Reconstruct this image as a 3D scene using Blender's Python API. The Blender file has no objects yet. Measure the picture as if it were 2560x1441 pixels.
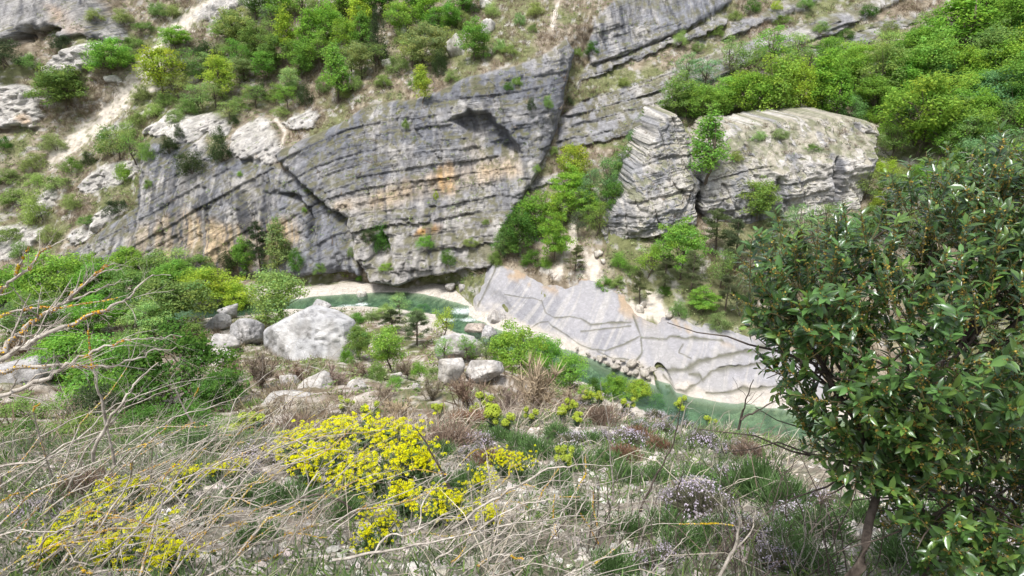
import bpy, math, random
import numpy as np
from mathutils import Vector, Matrix, Euler

rng = np.random.default_rng(7)
random.seed(7)
S = bpy.context.scene
COL = S.collection

# ---------------------------------------------------------------- camera
CAM_Z, PITCH, FPX = 45.0, math.radians(20.0), 1525.0
cam_data = bpy.data.cameras.new('camera')
cam = bpy.data.objects.new('camera', cam_data)
COL.objects.link(cam)
cam.location = (0, 0, CAM_Z)
cam.rotation_euler = (math.pi / 2 - PITCH, 0, 0)
cam_data.sensor_width = 36.0
cam_data.lens = 36.0 * FPX / 2560.0
cam_data.clip_start = 0.05
cam_data.clip_end = 2000
S.camera = cam

# ---------------------------------------------------------------- sky, sun, exposure
SUN_EL, SUN_AZ = math.radians(70), math.radians(215)     # azimuth: 0 = +y, clockwise
w = bpy.data.worlds.new('World')
S.world = w
w.use_nodes = True
nt = w.node_tree
nt.nodes.clear()
sky = nt.nodes.new('ShaderNodeTexSky')
sky.sky_type = 'NISHITA'
sky.sun_disc = False
sky.sun_elevation = SUN_EL
sky.sun_rotation = SUN_AZ
sky.air_density = 1.0
sky.dust_density = 3.0
hs = nt.nodes.new('ShaderNodeHueSaturation')             # thin high cloud: the sky light is nearly white
hs.inputs['Saturation'].default_value = 0.38
bg = nt.nodes.new('ShaderNodeBackground')
bg.inputs['Strength'].default_value = 0.08
wo = nt.nodes.new('ShaderNodeOutputWorld')
nt.links.new(sky.outputs[0], hs.inputs['Color'])
nt.links.new(hs.outputs[0], bg.inputs[0])
nt.links.new(bg.outputs[0], wo.inputs[0])
sun_d = bpy.data.lights.new('sun', 'SUN')
sun_d.energy = 1.5
sun_d.angle = math.radians(14)
sun_d.color = (1.0, 0.96, 0.9)
sun = bpy.data.objects.new('sun', sun_d)
COL.objects.link(sun)
sdir = Vector((math.sin(SUN_AZ) * math.cos(SUN_EL), math.cos(SUN_AZ) * math.cos(SUN_EL), math.sin(SUN_EL)))
sun.rotation_euler = sdir.to_track_quat('Z', 'Y').to_euler()
S.view_settings.view_transform = 'Standard'
S.view_settings.look = 'None'
S.view_settings.gamma = 1.0
S.view_settings.exposure = 1.72
S.render.engine = 'CYCLES'
S.cycles.use_denoising = True
S.cycles.max_bounces = 6
S.cycles.transparent_max_bounces = 8

# ---------------------------------------------------------------- numeric helpers
CP, SP = math.cos(PITCH), math.sin(PITCH)


def ray(px, py):
    """viewing direction of a photograph pixel (2560 x 1441)"""
    u, v = (px - 1280) / FPX, (720.5 - py) / FPX
    return np.array([u, CP + v * SP, -SP + v * CP])


def at_y(px, py, y):
    d = ray(px, py)
    return np.array([0, 0, CAM_Z]) + d * (y / d[1])


def at_z(px, py, z):
    d = ray(px, py)
    return np.array([0, 0, CAM_Z]) + d * ((z - CAM_Z) / d[2])


def hash3(ix, iy, iz, seed=0):
    h = (ix.astype(np.int64) * 374761393 + iy.astype(np.int64) * 668265263 + iz.astype(np.int64) * 2147483647 + seed * 974711) & 0xffffffff
    h = ((h ^ (h >> 13)) * 1274126177) & 0xffffffff
    h = ((h ^ (h >> 16)) * 2246822519) & 0xffffffff
    return ((h ^ (h >> 15)) & 0xffffff) / float(0xffffff)


def noise(x, y, z=None, seed=0):
    """value noise, 0..1"""
    x = np.asarray(x, float)
    y = np.asarray(y, float)
    cs = ((x, 374761393), (y, 668265263)) if z is None else ((x, 374761393), (y, 668265263), (np.asarray(z, float), 2147483647))
    hs_, fs = [], []
    for q, k in cs:
        fl = np.floor(q)
        f = q - fl
        h = fl.astype(np.int64) * k
        hs_.append((h, h + k))
        f = f * f * f * (f * (f * 6 - 15) + 10)
        fs.append((1 - f, f))
    r = 0
    off = seed * 974711
    for a in (0, 1):
        for b in (0, 1):
            hab = hs_[0][a] + hs_[1][b] + off
            wab = fs[0][a] * fs[1][b]
            for c in ((0,) if z is None else (0, 1)):
                h = (hab if z is None else hab + hs_[2][c]) & 0xffffffff
                h = ((h ^ (h >> 13)) * 1274126177) & 0xffffffff
                h = ((h ^ (h >> 16)) * 2246822519) & 0xffffffff
                v = ((h ^ (h >> 15)) & 0xffffff) / float(0xffffff)
                r = r + v * (wab if z is None else wab * fs[2][c])
    return r


def fbm(x, y, z=None, octv=4, seed=0, gain=0.5):
    s, a, t = 0, 1.0, 0
    for o in range(octv):
        k = 2.03 ** o
        s = s + a * noise(x * k, y * k, None if z is None else z * k, seed + o * 17)
        t += a
        a *= gain
    return s / t


def sstep(a, b, x):
    t = np.clip((x - a) / (b - a), 0, 1)
    return t * t * (3 - 2 * t)


class RBF:
    def __init__(self, P, V, lam=0.02):
        P, V = np.asarray(P, float), np.asarray(V, float)
        n = len(P)
        A = np.sqrt(((P[:, None] - P[None]) ** 2).sum(-1)) - lam * np.eye(n)
        B = np.hstack([np.ones((n, 1)), P])
        M = np.block([[A, B], [B.T, np.zeros((3, 3))]])
        sol = np.linalg.solve(M, np.concatenate([V, np.zeros(3)]))
        self.P, self.w, self.c = P, sol[:n], sol[n:]

    def __call__(self, a, b):
        a, b = np.broadcast_arrays(np.asarray(a, float), np.asarray(b, float))
        out = self.c[0] + self.c[1] * a + self.c[2] * b
        for (p, q), wi in zip(self.P, self.w):
            out = out + wi * np.sqrt((a - p) ** 2 + (b - q) ** 2)
        return out


def poly_sdf(X, Z, pts, pad=12.0):
    """signed distance to a closed polygon, positive inside; far outside it is just -pad"""
    pts = np.asarray(pts, float)
    out = np.full(X.shape, -pad)
    lo, hi = pts.min(0) - pad, pts.max(0) + pad
    sel = (X > lo[0]) & (X < hi[0]) & (Z > lo[1]) & (Z < hi[1])
    if not sel.any():
        return out
    x, z = X[sel], Z[sel]
    d = np.full(x.shape, 1e9)
    inside = np.zeros(x.shape, bool)
    n = len(pts)
    for i in range(n):
        (x0, z0), (x1, z1) = pts[i], pts[(i + 1) % n]
        ex, ez = x1 - x0, z1 - z0
        t = np.clip(((x - x0) * ex + (z - z0) * ez) / (ex * ex + ez * ez + 1e-9), 0, 1)
        d = np.minimum(d, np.hypot(x - x0 - t * ex, z - z0 - t * ez))
        c = (z0 > z) != (z1 > z)
        inside ^= c & (x < (x1 - x0) * (z - z0) / (z1 - z0 + 1e-12) + x0)
    out[sel] = np.where(inside, d, -d)
    return out


def line_dist(X, Z, pts, pad=6.0):
    pts = np.asarray(pts, float)
    out = np.full(X.shape, pad)
    lo, hi = pts.min(0) - pad, pts.max(0) + pad
    sel = (X > lo[0]) & (X < hi[0]) & (Z > lo[1]) & (Z < hi[1])
    if not sel.any():
        return out
    x, z = X[sel], Z[sel]
    d = np.full(x.shape, pad)
    for (x0, z0), (x1, z1) in zip(pts[:-1], pts[1:]):
        ex, ez = x1 - x0, z1 - z0
        t = np.clip(((x - x0) * ex + (z - z0) * ez) / (ex * ex + ez * ez + 1e-9), 0, 1)
        d = np.minimum(d, np.hypot(x - x0 - t * ex, z - z0 - t * ez))
    out[sel] = d
    return out


# ---------------------------------------------------------------- mesh helpers
def make_mesh(name, verts, faces, mat=None, col=None, smooth=False, attrs=None):
    verts = np.asarray(verts, np.float32)
    faces = np.asarray(faces, np.int32)
    me = bpy.data.meshes.new(name)
    nf, k = faces.shape
    me.vertices.add(len(verts))
    me.vertices.foreach_set('co', verts.ravel())
    me.loops.add(nf * k)
    me.loops.foreach_set('vertex_index', faces.ravel())
    me.polygons.add(nf)
    me.polygons.foreach_set('loop_start', np.arange(0, nf * k, k, dtype=np.int32))
    me.polygons.foreach_set('use_smooth', np.full(nf, smooth, bool))
    if col is not None:
        c = np.ones((len(verts), 4), np.float32)
        c[:, :3] = col
        a = me.color_attributes.new('Col', 'FLOAT_COLOR', 'POINT')
        a.data.foreach_set('color', c.ravel())
    for k2, v in (attrs or {}).items():
        a = me.attributes.new(k2, 'FLOAT', 'POINT')
        a.data.foreach_set('value', np.asarray(v, np.float32))
    me.update(calc_edges=True)
    if mat:
        me.materials.append(mat)
    return me


def link(name, me, parent=None, loc=None):
    o = bpy.data.objects.new(name, me)
    COL.objects.link(o)
    if parent is not None:
        o.parent = parent
    if loc is not None:
        o.location = loc
    return o


def empty(name, loc, rz=0.0, scale=1.0):
    o = bpy.data.objects.new(name, None)
    COL.objects.link(o)
    o.location = loc
    o.rotation_euler = (0, 0, rz)
    o.scale = (scale,) * 3 if not hasattr(scale, '__len__') else scale
    o.empty_display_size = 0.2
    return o


def tag(o, label=None, cat=None, group=None, kind=None):
    if label:
        o['label'] = label
    if cat:
        o['category'] = cat
    if group:
        o['group'] = group
    if kind:
        o['kind'] = kind
    return o


def grid_faces(nx, nz, keep=None):
    i, j = np.meshgrid(np.arange(nx - 1), np.arange(nz - 1), indexing='ij')
    a = (i * nz + j).ravel()
    f = np.stack([a, a + nz, a + nz + 1, a + 1], 1)
    return f if keep is None else f[keep.ravel()]


# ---------------------------------------------------------------- materials
def new_mat(name):
    m = bpy.data.materials.new(name)
    m.use_nodes = True
    t = m.node_tree
    b = t.nodes['Principled BSDF']
    return m, t, b


def N(t, typ, **kw):
    n = t.nodes.new(typ)
    for k, v in kw.items():
        if k in n.inputs:
            n.inputs[k].default_value = v
        else:
            setattr(n, k, v)
    return n


def rock_material(name, scale=1.0, bump=0.35, rough=0.92, var=0.35, bedding=0.0, dist=0.8):
    """albedo comes from the mesh attribute 'Col'; grain, pits, bedding lines and hairline cracks are added here"""
    m, t, b = new_mat(name)
    L = t.links.new
    at = N(t, 'ShaderNodeAttribute', attribute_name='Col')
    tc = N(t, 'ShaderNodeNewGeometry')
    n1 = N(t, 'ShaderNodeTexNoise', Scale=0.9 * scale, Detail=9.0, Roughness=0.68)
    n2 = N(t, 'ShaderNodeTexNoise', Scale=5.0 * scale, Detail=6.0, Roughness=0.7)
    for n in (n1, n2):
        L(tc.outputs['Position'], n.inputs['Vector'])

    def math_(op, a, b_):
        k = N(t, 'ShaderNodeMath', operation=op)
        for q, v in ((0, a), (1, b_)):
            if isinstance(v, (int, float)):
                k.inputs[q].default_value = v
            else:
                L(v, k.inputs[q])
        return k.outputs[0]

    def ramp(v, a, b_, c, d):
        mr = N(t, 'ShaderNodeMapRange')
        mr.inputs['From Min'].default_value = a
        mr.inputs['From Max'].default_value = b_
        mr.inputs['To Min'].default_value = c
        mr.inputs['To Max'].default_value = d
        L(v, mr.inputs['Value'])
        return mr.outputs[0]

    fac = ramp(n1.outputs[0], 0.3, 0.7, 1 - var, 1 + var)
    h = math_('ADD', n1.outputs[0], math_('MULTIPLY', n2.outputs[0], 0.35))
    # hairline cracks: edges of irregular cells
    vo = N(t, 'ShaderNodeTexVoronoi', Scale=0.55 * scale, feature='DISTANCE_TO_EDGE')
    wv = N(t, 'ShaderNodeVectorMath', operation='ADD')
    sc = N(t, 'ShaderNodeVectorMath', operation='SCALE')
    sc.inputs['Scale'].default_value = 1.6 / scale
    nc = N(t, 'ShaderNodeTexNoise', Scale=0.8 * scale, Detail=4.0)
    L(tc.outputs['Position'], nc.inputs['Vector'])
    L(nc.outputs['Color'], sc.inputs[0])
    L(tc.outputs['Position'], wv.inputs[0])
    L(sc.outputs[0], wv.inputs[1])
    L(wv.outputs[0], vo.inputs['Vector'])
    rk = N(t, 'ShaderNodeAttribute', attribute_name='rock').outputs['Fac'] if bedding else None
    crack = ramp(vo.outputs['Distance'], 0.0, 0.05, 1.0, 0.0)
    crack = math_('MULTIPLY', crack, ramp(n1.outputs[0], 0.42, 0.6, 0.0, 1.0))
    if bedding:
        crack = math_('MULTIPLY', crack, rk)
        sa = N(t, 'ShaderNodeAttribute', attribute_name='bed').outputs['Fac']
        sx = N(t, 'ShaderNodeSeparateXYZ')
        L(tc.outputs['Position'], sx.inputs[0])
        cx = N(t, 'ShaderNodeCombineXYZ')
        L(math_('MULTIPLY', sx.outputs[0], 0.05), cx.inputs[0])
        L(math_('MULTIPLY', sa, 1.5), cx.inputs[2])
        nb = N(t, 'ShaderNodeTexNoise', Scale=1.0, Detail=7.0, Roughness=0.72)
        L(cx.outputs[0], nb.inputs['Vector'])
        line = math_('MULTIPLY', math_('MULTIPLY', ramp(nb.outputs[0], 0.34, 0.46, 1.0, 0.0), rk), bedding)
        h = math_('ADD', h, math_('MULTIPLY', math_('MULTIPLY', nb.outputs[0], rk), 1.6 * bedding))
        fac = math_('MULTIPLY', fac, math_('SUBTRACT', 1.0, math_('MULTIPLY', line, 0.40)))
    fac = math_('MULTIPLY', fac, math_('SUBTRACT', 1.0, math_('MULTIPLY', crack, 0.30)))
    h = math_('SUBTRACT', h, math_('MULTIPLY', crack, 0.2))
    mu = N(t, 'ShaderNodeMix', data_type='RGBA', blend_type='MULTIPLY')
    mu.inputs[0].default_value = 1.0
    L(at.outputs['Color'], mu.inputs[6])
    L(fac, mu.inputs[7])
    L(mu.outputs[2], b.inputs['Base Color'])
    b.inputs['Roughness'].default_value = rough
    b.inputs['Specular IOR Level'].default_value = 0.2
    bp = N(t, 'ShaderNodeBump', Strength=bump, Distance=dist / scale)
    L(h, bp.inputs['Height'])
    L(bp.outputs[0], b.inputs['Normal'])
    return m


MAT_WALL = rock_material('weathered_limestone', 0.8, 0.75, bedding=1.0)
MAT_ROCK = rock_material('boulder_limestone', 1.0, 0.45, var=0.22)
MAT_SLAB = rock_material('polished_limestone', 1.3, 0.4, rough=0.75, var=0.2)
MAT_SOIL = rock_material('stony_soil', 3.0, 0.5, var=0.4)

# ================================================================= FAR SIDE OF THE GORGE
# control points: photograph pixel and distance y; the far side is a surface y = f(x, z)
WALL_CP = [
    (-300, -250, 222), (0, -250, 226), (600, -250, 240), (1200, -250, 236), (1800, -250, 226), (2300, -250, 205), (2860, -250, 180),
    (-300, 0, 185), (0, 0, 193), (120, 0, 194), (250, 0, 198), (300, 0, 205), (500, 0, 205), (800, 0, 201), (1100, 0, 198), (1300, 0, 197), (1480, 0, 192), (1520, 10, 187), (1800, 0, 189),
    (2100, 0, 184), (2400, 0, 172), (2560, 0, 165), (2860, 0, 152),
    (0, 100, 189), (110, 95, 189), (320, 90, 196), (330, 110, 191), (0, 130, 180), (200, 130, 181), (500, 150, 188), (800, 150, 180), (1100, 150, 175), (1280, 150, 165), (1390, 120, 164), (1450, 140, 175),
    (1480, 130, 181), (1600, 120, 178), (1600, 160, 172), (1800, 150, 170), (2000, 150, 164), (2300, 150, 154), (2560, 150, 147), (2860, 150, 135),
    (-300, 280, 165), (0, 220, 177), (0, 330, 169), (110, 280, 173), (250, 280, 175), (500, 280, 166), (680, 290, 163), (800, 320, 155), (900, 280, 157), (1050, 240, 156), (1060, 270, 151), (1150, 210, 157), (1170, 240, 151),
    (1250, 280, 150), (1380, 280, 152), (1400, 290, 160), (1500, 280, 160), (1700, 200, 163), (1700, 280, 154), (2000, 280, 146), (2300, 280, 139), (2560, 280, 132), (2860, 280, 120),
    (-300, 400, 152), (0, 400, 160), (250, 400, 158), (360, 360, 152), (365, 420, 145), (440, 330, 152), (550, 400, 143), (600, 380, 147), (690, 400, 145), (740, 380, 145), (900, 400, 145), (1100, 400, 143), (1250, 400, 143), (1340, 400, 142),
    (1420, 400, 147), (1600, 380, 141), (2000, 400, 131), (2300, 400, 124), (2560, 400, 117), (2860, 400, 106),
    (-300, 500, 142), (0, 500, 150), (250, 480, 149), (340, 500, 141), (350, 530, 137), (550, 500, 136), (700, 500, 137), (790, 500, 136), (900, 500, 138), (1100, 500, 136), (1300, 500, 134), (1400, 500, 134), (1500, 480, 129), (1800, 500, 121), (2100, 500, 115), (2400, 500, 110), (2860, 500, 97),
    (-300, 600, 132), (0, 600, 139), (150, 600, 136), (250, 600, 133), (330, 600, 132), (500, 600, 132), (700, 600, 132), (800, 600, 130), (950, 600, 132), (1100, 600, 129), (1230, 600, 128), (1330, 600, 125), (1450, 600, 119), (1550, 610, 114), (1800, 600, 110), (2100, 600, 104), (2400, 600, 99), (2860, 600, 86),
    (-300, 680, 124), (0, 690, 129), (250, 670, 128), (500, 670, 127), (760, 670, 126), (900, 680, 125), (1000, 690, 123), (1100, 670, 123), (1180, 665, 122), (1230, 660, 118), (1300, 680, 113), (1400, 692, 109), (1480, 725, 105.5), (1540, 748, 101),
    (1600, 700, 108), (1800, 700, 103), (1590, 790, 95.5), (1700, 815, 91), (1800, 830, 88), (1870, 850, 86.5), (2000, 800, 90), (2300, 750, 88), (2560, 750, 84), (2860, 750, 74),
    # foot, at the water
    (1185, 770, 112), (1240, 785, 108.5), (1350, 830, 100.5), (1450, 880, 92.5), (1560, 925, 86), (1650, 955, 82), (1760, 975, 79.2), (1900, 965, 80), (2100, 950, 78), (2400, 950, 73), (2860, 950, 62),
]
_P, _V = [], []
for px, py, y in WALL_CP:
    p = at_y(px, py, y)
    _P.append((p[0], p[2]))
    _V.append(y)
for x in (-90, -60, -35, -15):                 # the foot under the gravel and the trees on the far bank
    _P.append((x, -1.0))
    _V.append(126 + (4 if x < -30 else 0))
wall_rbf = RBF(_P, _V)


def wall_base(x, z):
    return wall_rbf(x, np.maximum(z, -0.5)) + np.minimum(z + 0.5, 0) * 0.8


_SY = np.arange(60, 300, 0.5)


def hit_wall(px, py, fn=None):
    """first point of the far side that a photograph pixel sees"""
    d = ray(px, py)
    X, Z = d[0] / d[1] * _SY, CAM_Z + d[2] / d[1] * _SY
    g = _SY - (fn or wall_base)(X, Z)
    k = np.argmax(g > 0)
    if g[k] <= 0 or k == 0:
        return at_y(px, py, _SY[-1] if g[k] <= 0 else _SY[0])
    t = -g[k - 1] / (g[k] - g[k - 1])
    return at_y(px, py, _SY[k - 1] + 0.5 * t)


def wpoly(pts):
    return [tuple(hit_wall(*p)[[0, 2]]) for p in pts]


# rock exposures on the far side: outline, how far they stand proud, rounding radius, tone
CRAGS = [
    ('c1', [(140, 655), (250, 580), (345, 520), (350, 430), (360, 370), (400, 335), (440, 345), (500, 350), (560, 400), (600, 395), (690, 405), (760, 440), (800, 490), (870, 540), (890, 600), (905, 690), (780, 690), (600, 690), (400, 690), (160, 700)], 1.5, 2.0, 'slate'),
    ('c2', [(690, 385), (800, 330), (930, 262), (1050, 243), (1150, 203), (1290, 160), (1380, 125), (1418, 95), (1437, 130), (1412, 220), (1392, 310), (1352, 400), (1335, 450), (1300, 500), (1262, 560), (1243, 640), (1220, 668), (1000, 705), (930, 700), (893, 640), (872, 545), (800, 490), (740, 430)], 5.2, 1.5, 'grey'),
    ('tl', [(-300, -200), (255, -60), (262, 0), (282, 40), (312, 80), (330, 97), (260, 112), (200, 97), (165, 108), (150, 82), (90, 82), (70, 107), (0, 112), (-300, 130)], 4.0, 2.5, 'streak'),
    ('tm', [(105, 185), (130, 150), (200, 112), (262, 112), (244, 140), (246, 170), (190, 192), (150, 187)], 2.0, 1.5, 'white'),
    ('lm', [(-200, 220), (0, 215), (60, 205), (110, 225), (116, 270), (92, 312), (30, 325), (-200, 350)], 2.2, 1.5, 'white'),
    ('k1', [(362, 335), (392, 300), (430, 268), (470, 285), (540, 284), (590, 310), (580, 335), (520, 325), (480, 350), (430, 340)], 2.2, 1.2, 'white'),
    ('k2', [(575, 372), (600, 322), (640, 300), (682, 310), (692, 345), (698, 402), (640, 405), (590, 395)], 3.0, 1.5, 'white'),
    ('k3', [(484, 372), (500, 340), (522, 326), (544, 352), (530, 405), (495, 395)], 2.2, 1.2, 'white'),
    ('k4', [(200, 470), (260, 410), (340, 400), (350, 440), (270, 480), (205, 490)], 1.0, 1.2, 'white'),
    ('k5', [(70, 500), (130, 465), (150, 490), (120, 530), (80, 540)], 1.0, 1.2, 'white'),
    ('k6', [(160, 590), (250, 530), (330, 520), (250, 575), (170, 620)], 0.8, 1.0, 'white'),
    ('k7', [(-60, 590), (0, 560), (60, 545), (110, 580), (60, 630), (-60, 650)], 0.8, 1.0, 'white'),
    ('k8', [(700, 300), (770, 270), (800, 290), (780, 320), (720, 330)], 1.5, 1.2, 'white'),
    ('k9', [(250, 330), (300, 300), (330, 320), (300, 350), (260, 360)], 0.8, 1.0, 'white'),
    ('tt', [(480, 40), (540, 0), (690, -30), (700, 15), (660, 30), (600, 20), (560, 45), (520, 60)], 1.5, 1.5, 'white'),
    ('b1', [(1470, 135), (1490, 50), (1530, 10), (1600, -30), (1830, -60), (1822, 5), (1800, 32), (1690, 82), (1560, 142), (1475, 172)], 3.5, 1.8, 'slate'),
    ('b2', [(1445, 190), (1475, 160), (1560, 138), (1690, 85), (1800, 40), (1830, 55), (1740, 95), (1600, 150), (1520, 190), (1450, 215)], 1.5, 1.0, 'bed'),
    ('b3', [(1395, 290), (1500, 240), (1640, 192), (1800, 132), (1950, 80), (2050, 45), (2200, -10), (2260, -10), (2180, 40), (2060, 95), (1900, 150), (1800, 200), (1700, 260), (1600, 330), (1500, 350), (1385, 372)], 2.2, 1.2, 'bed'),
    ('b4', [(1830, 60), (1990, 5), (2060, -40), (2080, -20), (2000, 30), (1850, 90), (1800, 100)], 1.2, 1.0, 'bed'),
    ('b5', [(2000, 130), (2200, 60), (2300, 40), (2310, 55), (2200, 90), (2050, 145)], 0.8, 1.0, 'bed'),
    ('b6', [(1300, 455), (1380, 440), (1400, 462), (1340, 480), (1300, 490)], 1.0, 0.8, 'grey'),
]
# hollows: outline, depth
DENTS = [
    ([(1120, 300), (1170, 268), (1230, 280), (1280, 330), (1310, 375), (1290, 392), (1230, 375), (1160, 330)], 5.0, 1.0),
    ([(930, 640), (940, 585), (965, 560), (985, 590), (1000, 640), (970, 660)], 4.5, 0.8),
    ([(40, 105), (60, 82), (88, 88), (84, 110)], 6.0, 0.5),
    ([(140, 80), (152, 68), (176, 74), (170, 86)], 5.0, 0.5),
    ([(150, 0), (240, -10), (250, 40), (215, 55), (195, 20)], 1.5, 0.8),
    ([(690, 480), (740, 472), (785, 520), (800, 585), (780, 600), (765, 540), (730, 505)], 3.6, 0.8),
    ([(900, 640), (960, 650), (1000, 640), (1000, 660), (930, 680), (905, 670)], 1.6, 0.8),
    ([(1076, 505), (1102, 503), (1102, 518), (1078, 520)], 1.6, 0.4),
    ([(1082, 468), (1118, 463), (1118, 472), (1084, 476)], 1.2, 0.4),
    ([(560, 590), (600, 520), (640, 520), (600, 600)], 0.5, 1.0),
    ([(1636, 985), (1636, 935), (1650, 922), (1666, 926), (1676, 945), (1676, 985)], 3.4, 0.4),
]
SCREE = [([(620, -60), (530, 8), (430, 80), (372, 165), (300, 262), (235, 318), (150, 376)], 6.8),
         ([(1405, -40), (1388, 40), (1380, 78)], 1.3), ([(1445, 560), (1430, 620), (1395, 690)], 1.5), ([(1490, 660), (1480, 715)], 3.0),
         ([(1545, 765), (1640, 790), (1700, 790)], 1.6), ([(1640, 740), (1625, 780)], 1.2), ([(690, 290), (710, 330), (700, 370)], 0.8), ([(360, 230), (440, 215)], 1.0)]
OCHRE = [([(322, 610), (345, 565), (400, 540), (470, 500), (560, 545), (640, 545), (745, 525), (775, 600), (690, 640), (600, 700), (400, 700), (330, 690)], 0.95, (0.50, 0.39, 0.26), 2.0),
         ([(840, 490), (950, 462), (1070, 425), (1140, 395), (1290, 372), (1310, 420), (1200, 455), (1100, 490), (950, 525), (850, 520)], 0.7, (0.52, 0.40, 0.27), 2.5),
         ([(1100, 400), (1130, 384), (1145, 392), (1152, 470), (1110, 475), (1090, 450)], 0.75, (0.50, 0.32, 0.15), 1.5),
         ([(1040, 585), (1060, 560), (1115, 552), (1120, 575), (1070, 592)], 0.9, (0.42, 0.25, 0.10), 1.0),
         ([(130, 10), (190, 20), (210, 60), (240, 95), (190, 95), (150, 60)], 0.6, (0.52, 0.38, 0.27), 2.0),
         ([(40, 290), (80, 275), (95, 300), (60, 312)], 0.6, (0.5, 0.36, 0.24), 1.0),
         ([(1190, 320), (1230, 380), (1180, 390), (1160, 350)], 0.4, (0.45, 0.36, 0.27), 1.5)]


def wall_surface(X, Z, detail=True, full=False):
    """y of the far side at (x, z); with full also the rock mask and tone masks"""
    Y = wall_base(X, Z)
    wx = (fbm(X * 0.11, Z * 0.11, None, 3, 5) - 0.5) * 5 + (fbm(X * 0.5, Z * 0.5, None, 3, 6) - 0.5) * 2.2
    wz = (fbm(X * 0.11, Z * 0.11, None, 3, 8) - 0.5) * 5 + (fbm(X * 0.5, Z * 0.5, None, 3, 9) - 0.5) * 2.2
    rock = np.zeros_like(X)
    tone = {k: np.zeros_like(X) for k in ('slate', 'grey', 'streak', 'white', 'bed')}
    push = np.zeros_like(X)
    for nm, pts, b, R, tn in CRAGS_W:
        k = 0.35 if nm in ('c1', 'c2', 'b1', 'b3') else 0.7
        sd = poly_sdf(X + wx * k, Z + wz * k, pts, 8.0)
        m = sstep(-0.25, 0.35, sd)
        rock = np.maximum(rock, m)
        tone[tn] = np.maximum(tone[tn], m)
        t = np.clip(sd / R, 0, 1)
        push = np.maximum(push, b * np.sqrt(np.clip(1 - (1 - t) ** 2, 0, 1)) * (sd > 0))
    for pts, dep, R in DENTS_W:
        sd = poly_sdf(X + wx * 0.25, Z + wz * 0.25, pts, 6.0)
        push = push - dep * sstep(0, R * 1.6, sd)
    # bedding, rising to the right, gently arched on the left
    gx_ = np.arange(-220, 221, 1.0)
    dip = 0.50 - 0.33 * sstep(-52, -30, gx_) + 0.14 * sstep(-5, 35, gx_)
    s = Z - np.interp(X, gx_, np.cumsum(dip)) + 0.12 * wx + 1.2 * np.sin(X * 0.05)
    amp = tone['bed'] * 1.3 + tone['grey'] * (0.6 + 0.75 * sstep(20, 8, Z)) + tone['slate'] * 0.4 + tone['streak'] * 0.3 + tone['white'] * 0.35
    amp = np.minimum(amp, 1.3)
    bed = 0
    for th, a, sd_ in ((2.6, 1.5, 1), (0.95, 0.62, 2), (0.42, 0.26, 3)):
        q = s / th + 0.35 * fbm(X * 0.06, Z * 0.2, None, 2, 40 + sd_)
        i = np.floor(q)
        f = q - i
        seg = np.floor(X / (9 * th) + hash3(i, i * 0, i * 0, 3) * 7)
        h0 = hash3(i, seg, i * 0, 60 + sd_)
        groove = np.exp(-((np.minimum(f, 1 - f)) / 0.07) ** 2) * sstep(0.3, 0.5, noise(X * 0.12, i * 7.3, None, 90 + sd_))
        bed = bed + a * (1.25 * (h0 - 0.5) - 0.5 * groove + 0.3 * (0.5 - f))
    d = push + bed * amp * 0.8
    fr = fbm(X * 0.22, Z * 0.22, Y * 0.1, 5, 21)
    # vertical joints and blocky facets
    jn = np.abs(fbm(X * 0.22 + 0.1 * Z, Z * 0.09, None, 3, 25) - 0.5)
    rockd = (fr - 0.5) * 2.6 - 0.6 * np.exp(-(jn / 0.014) ** 2) + (fbm(X * 0.9, Z * 0.9, None, 4, 31) - 0.5) * 1.3
    wht = tone['white']
    cell = np.abs(fbm(X * 0.45, Z * 0.55, None, 4, 37) - 0.5) * 2
    rockd = rockd + wht * (cell * 3.2 - 1.0)
    soild = (fbm(X * 0.13, Z * 0.16, None, 4, 33) - 0.5) * 5.0 + (fbm(X * 0.8, Z * 0.8, None, 3, 35) - 0.5) * 0.8
    d = d + rock * rockd + (1 - rock) * soild
    Yf = Y - d * sstep(-0.5, 2.0, Z)
    if not full:
        return Yf
    return Yf, rock, tone, s, bed * amp, fr, (wx, wz)


CRAGS_W = [(n, wpoly(p), b, R, t) for n, p, b, R, t in CRAGS]
DENTS_W = [(wpoly(p), d, R) for p, d, R in DENTS]
SCREE_W = [(wpoly(p), wd) for p, wd in SCREE]
DRIP_W = wpoly([(470, 480), (560, 455), (640, 480), (690, 530), (650, 610), (590, 590), (520, 560), (460, 540)])
OCHRE_W = [(wpoly(p), a, c, R) for p, a, c, R in OCHRE]

C_SOIL = np.array([0.16, 0.13, 0.092])
C_SOIL2 = np.array([0.28, 0.24, 0.185])
C_GRASS = np.array([0.135, 0.155, 0.06])
C_PALE = np.array([0.43, 0.41, 0.385])
C_GREY = np.array([0.25, 0.25, 0.262])
C_SLATE = np.array([0.145, 0.152, 0.175])


def mixc(a, b, m):
    return a * (1 - m[..., None]) + b * m[..., None]


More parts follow.
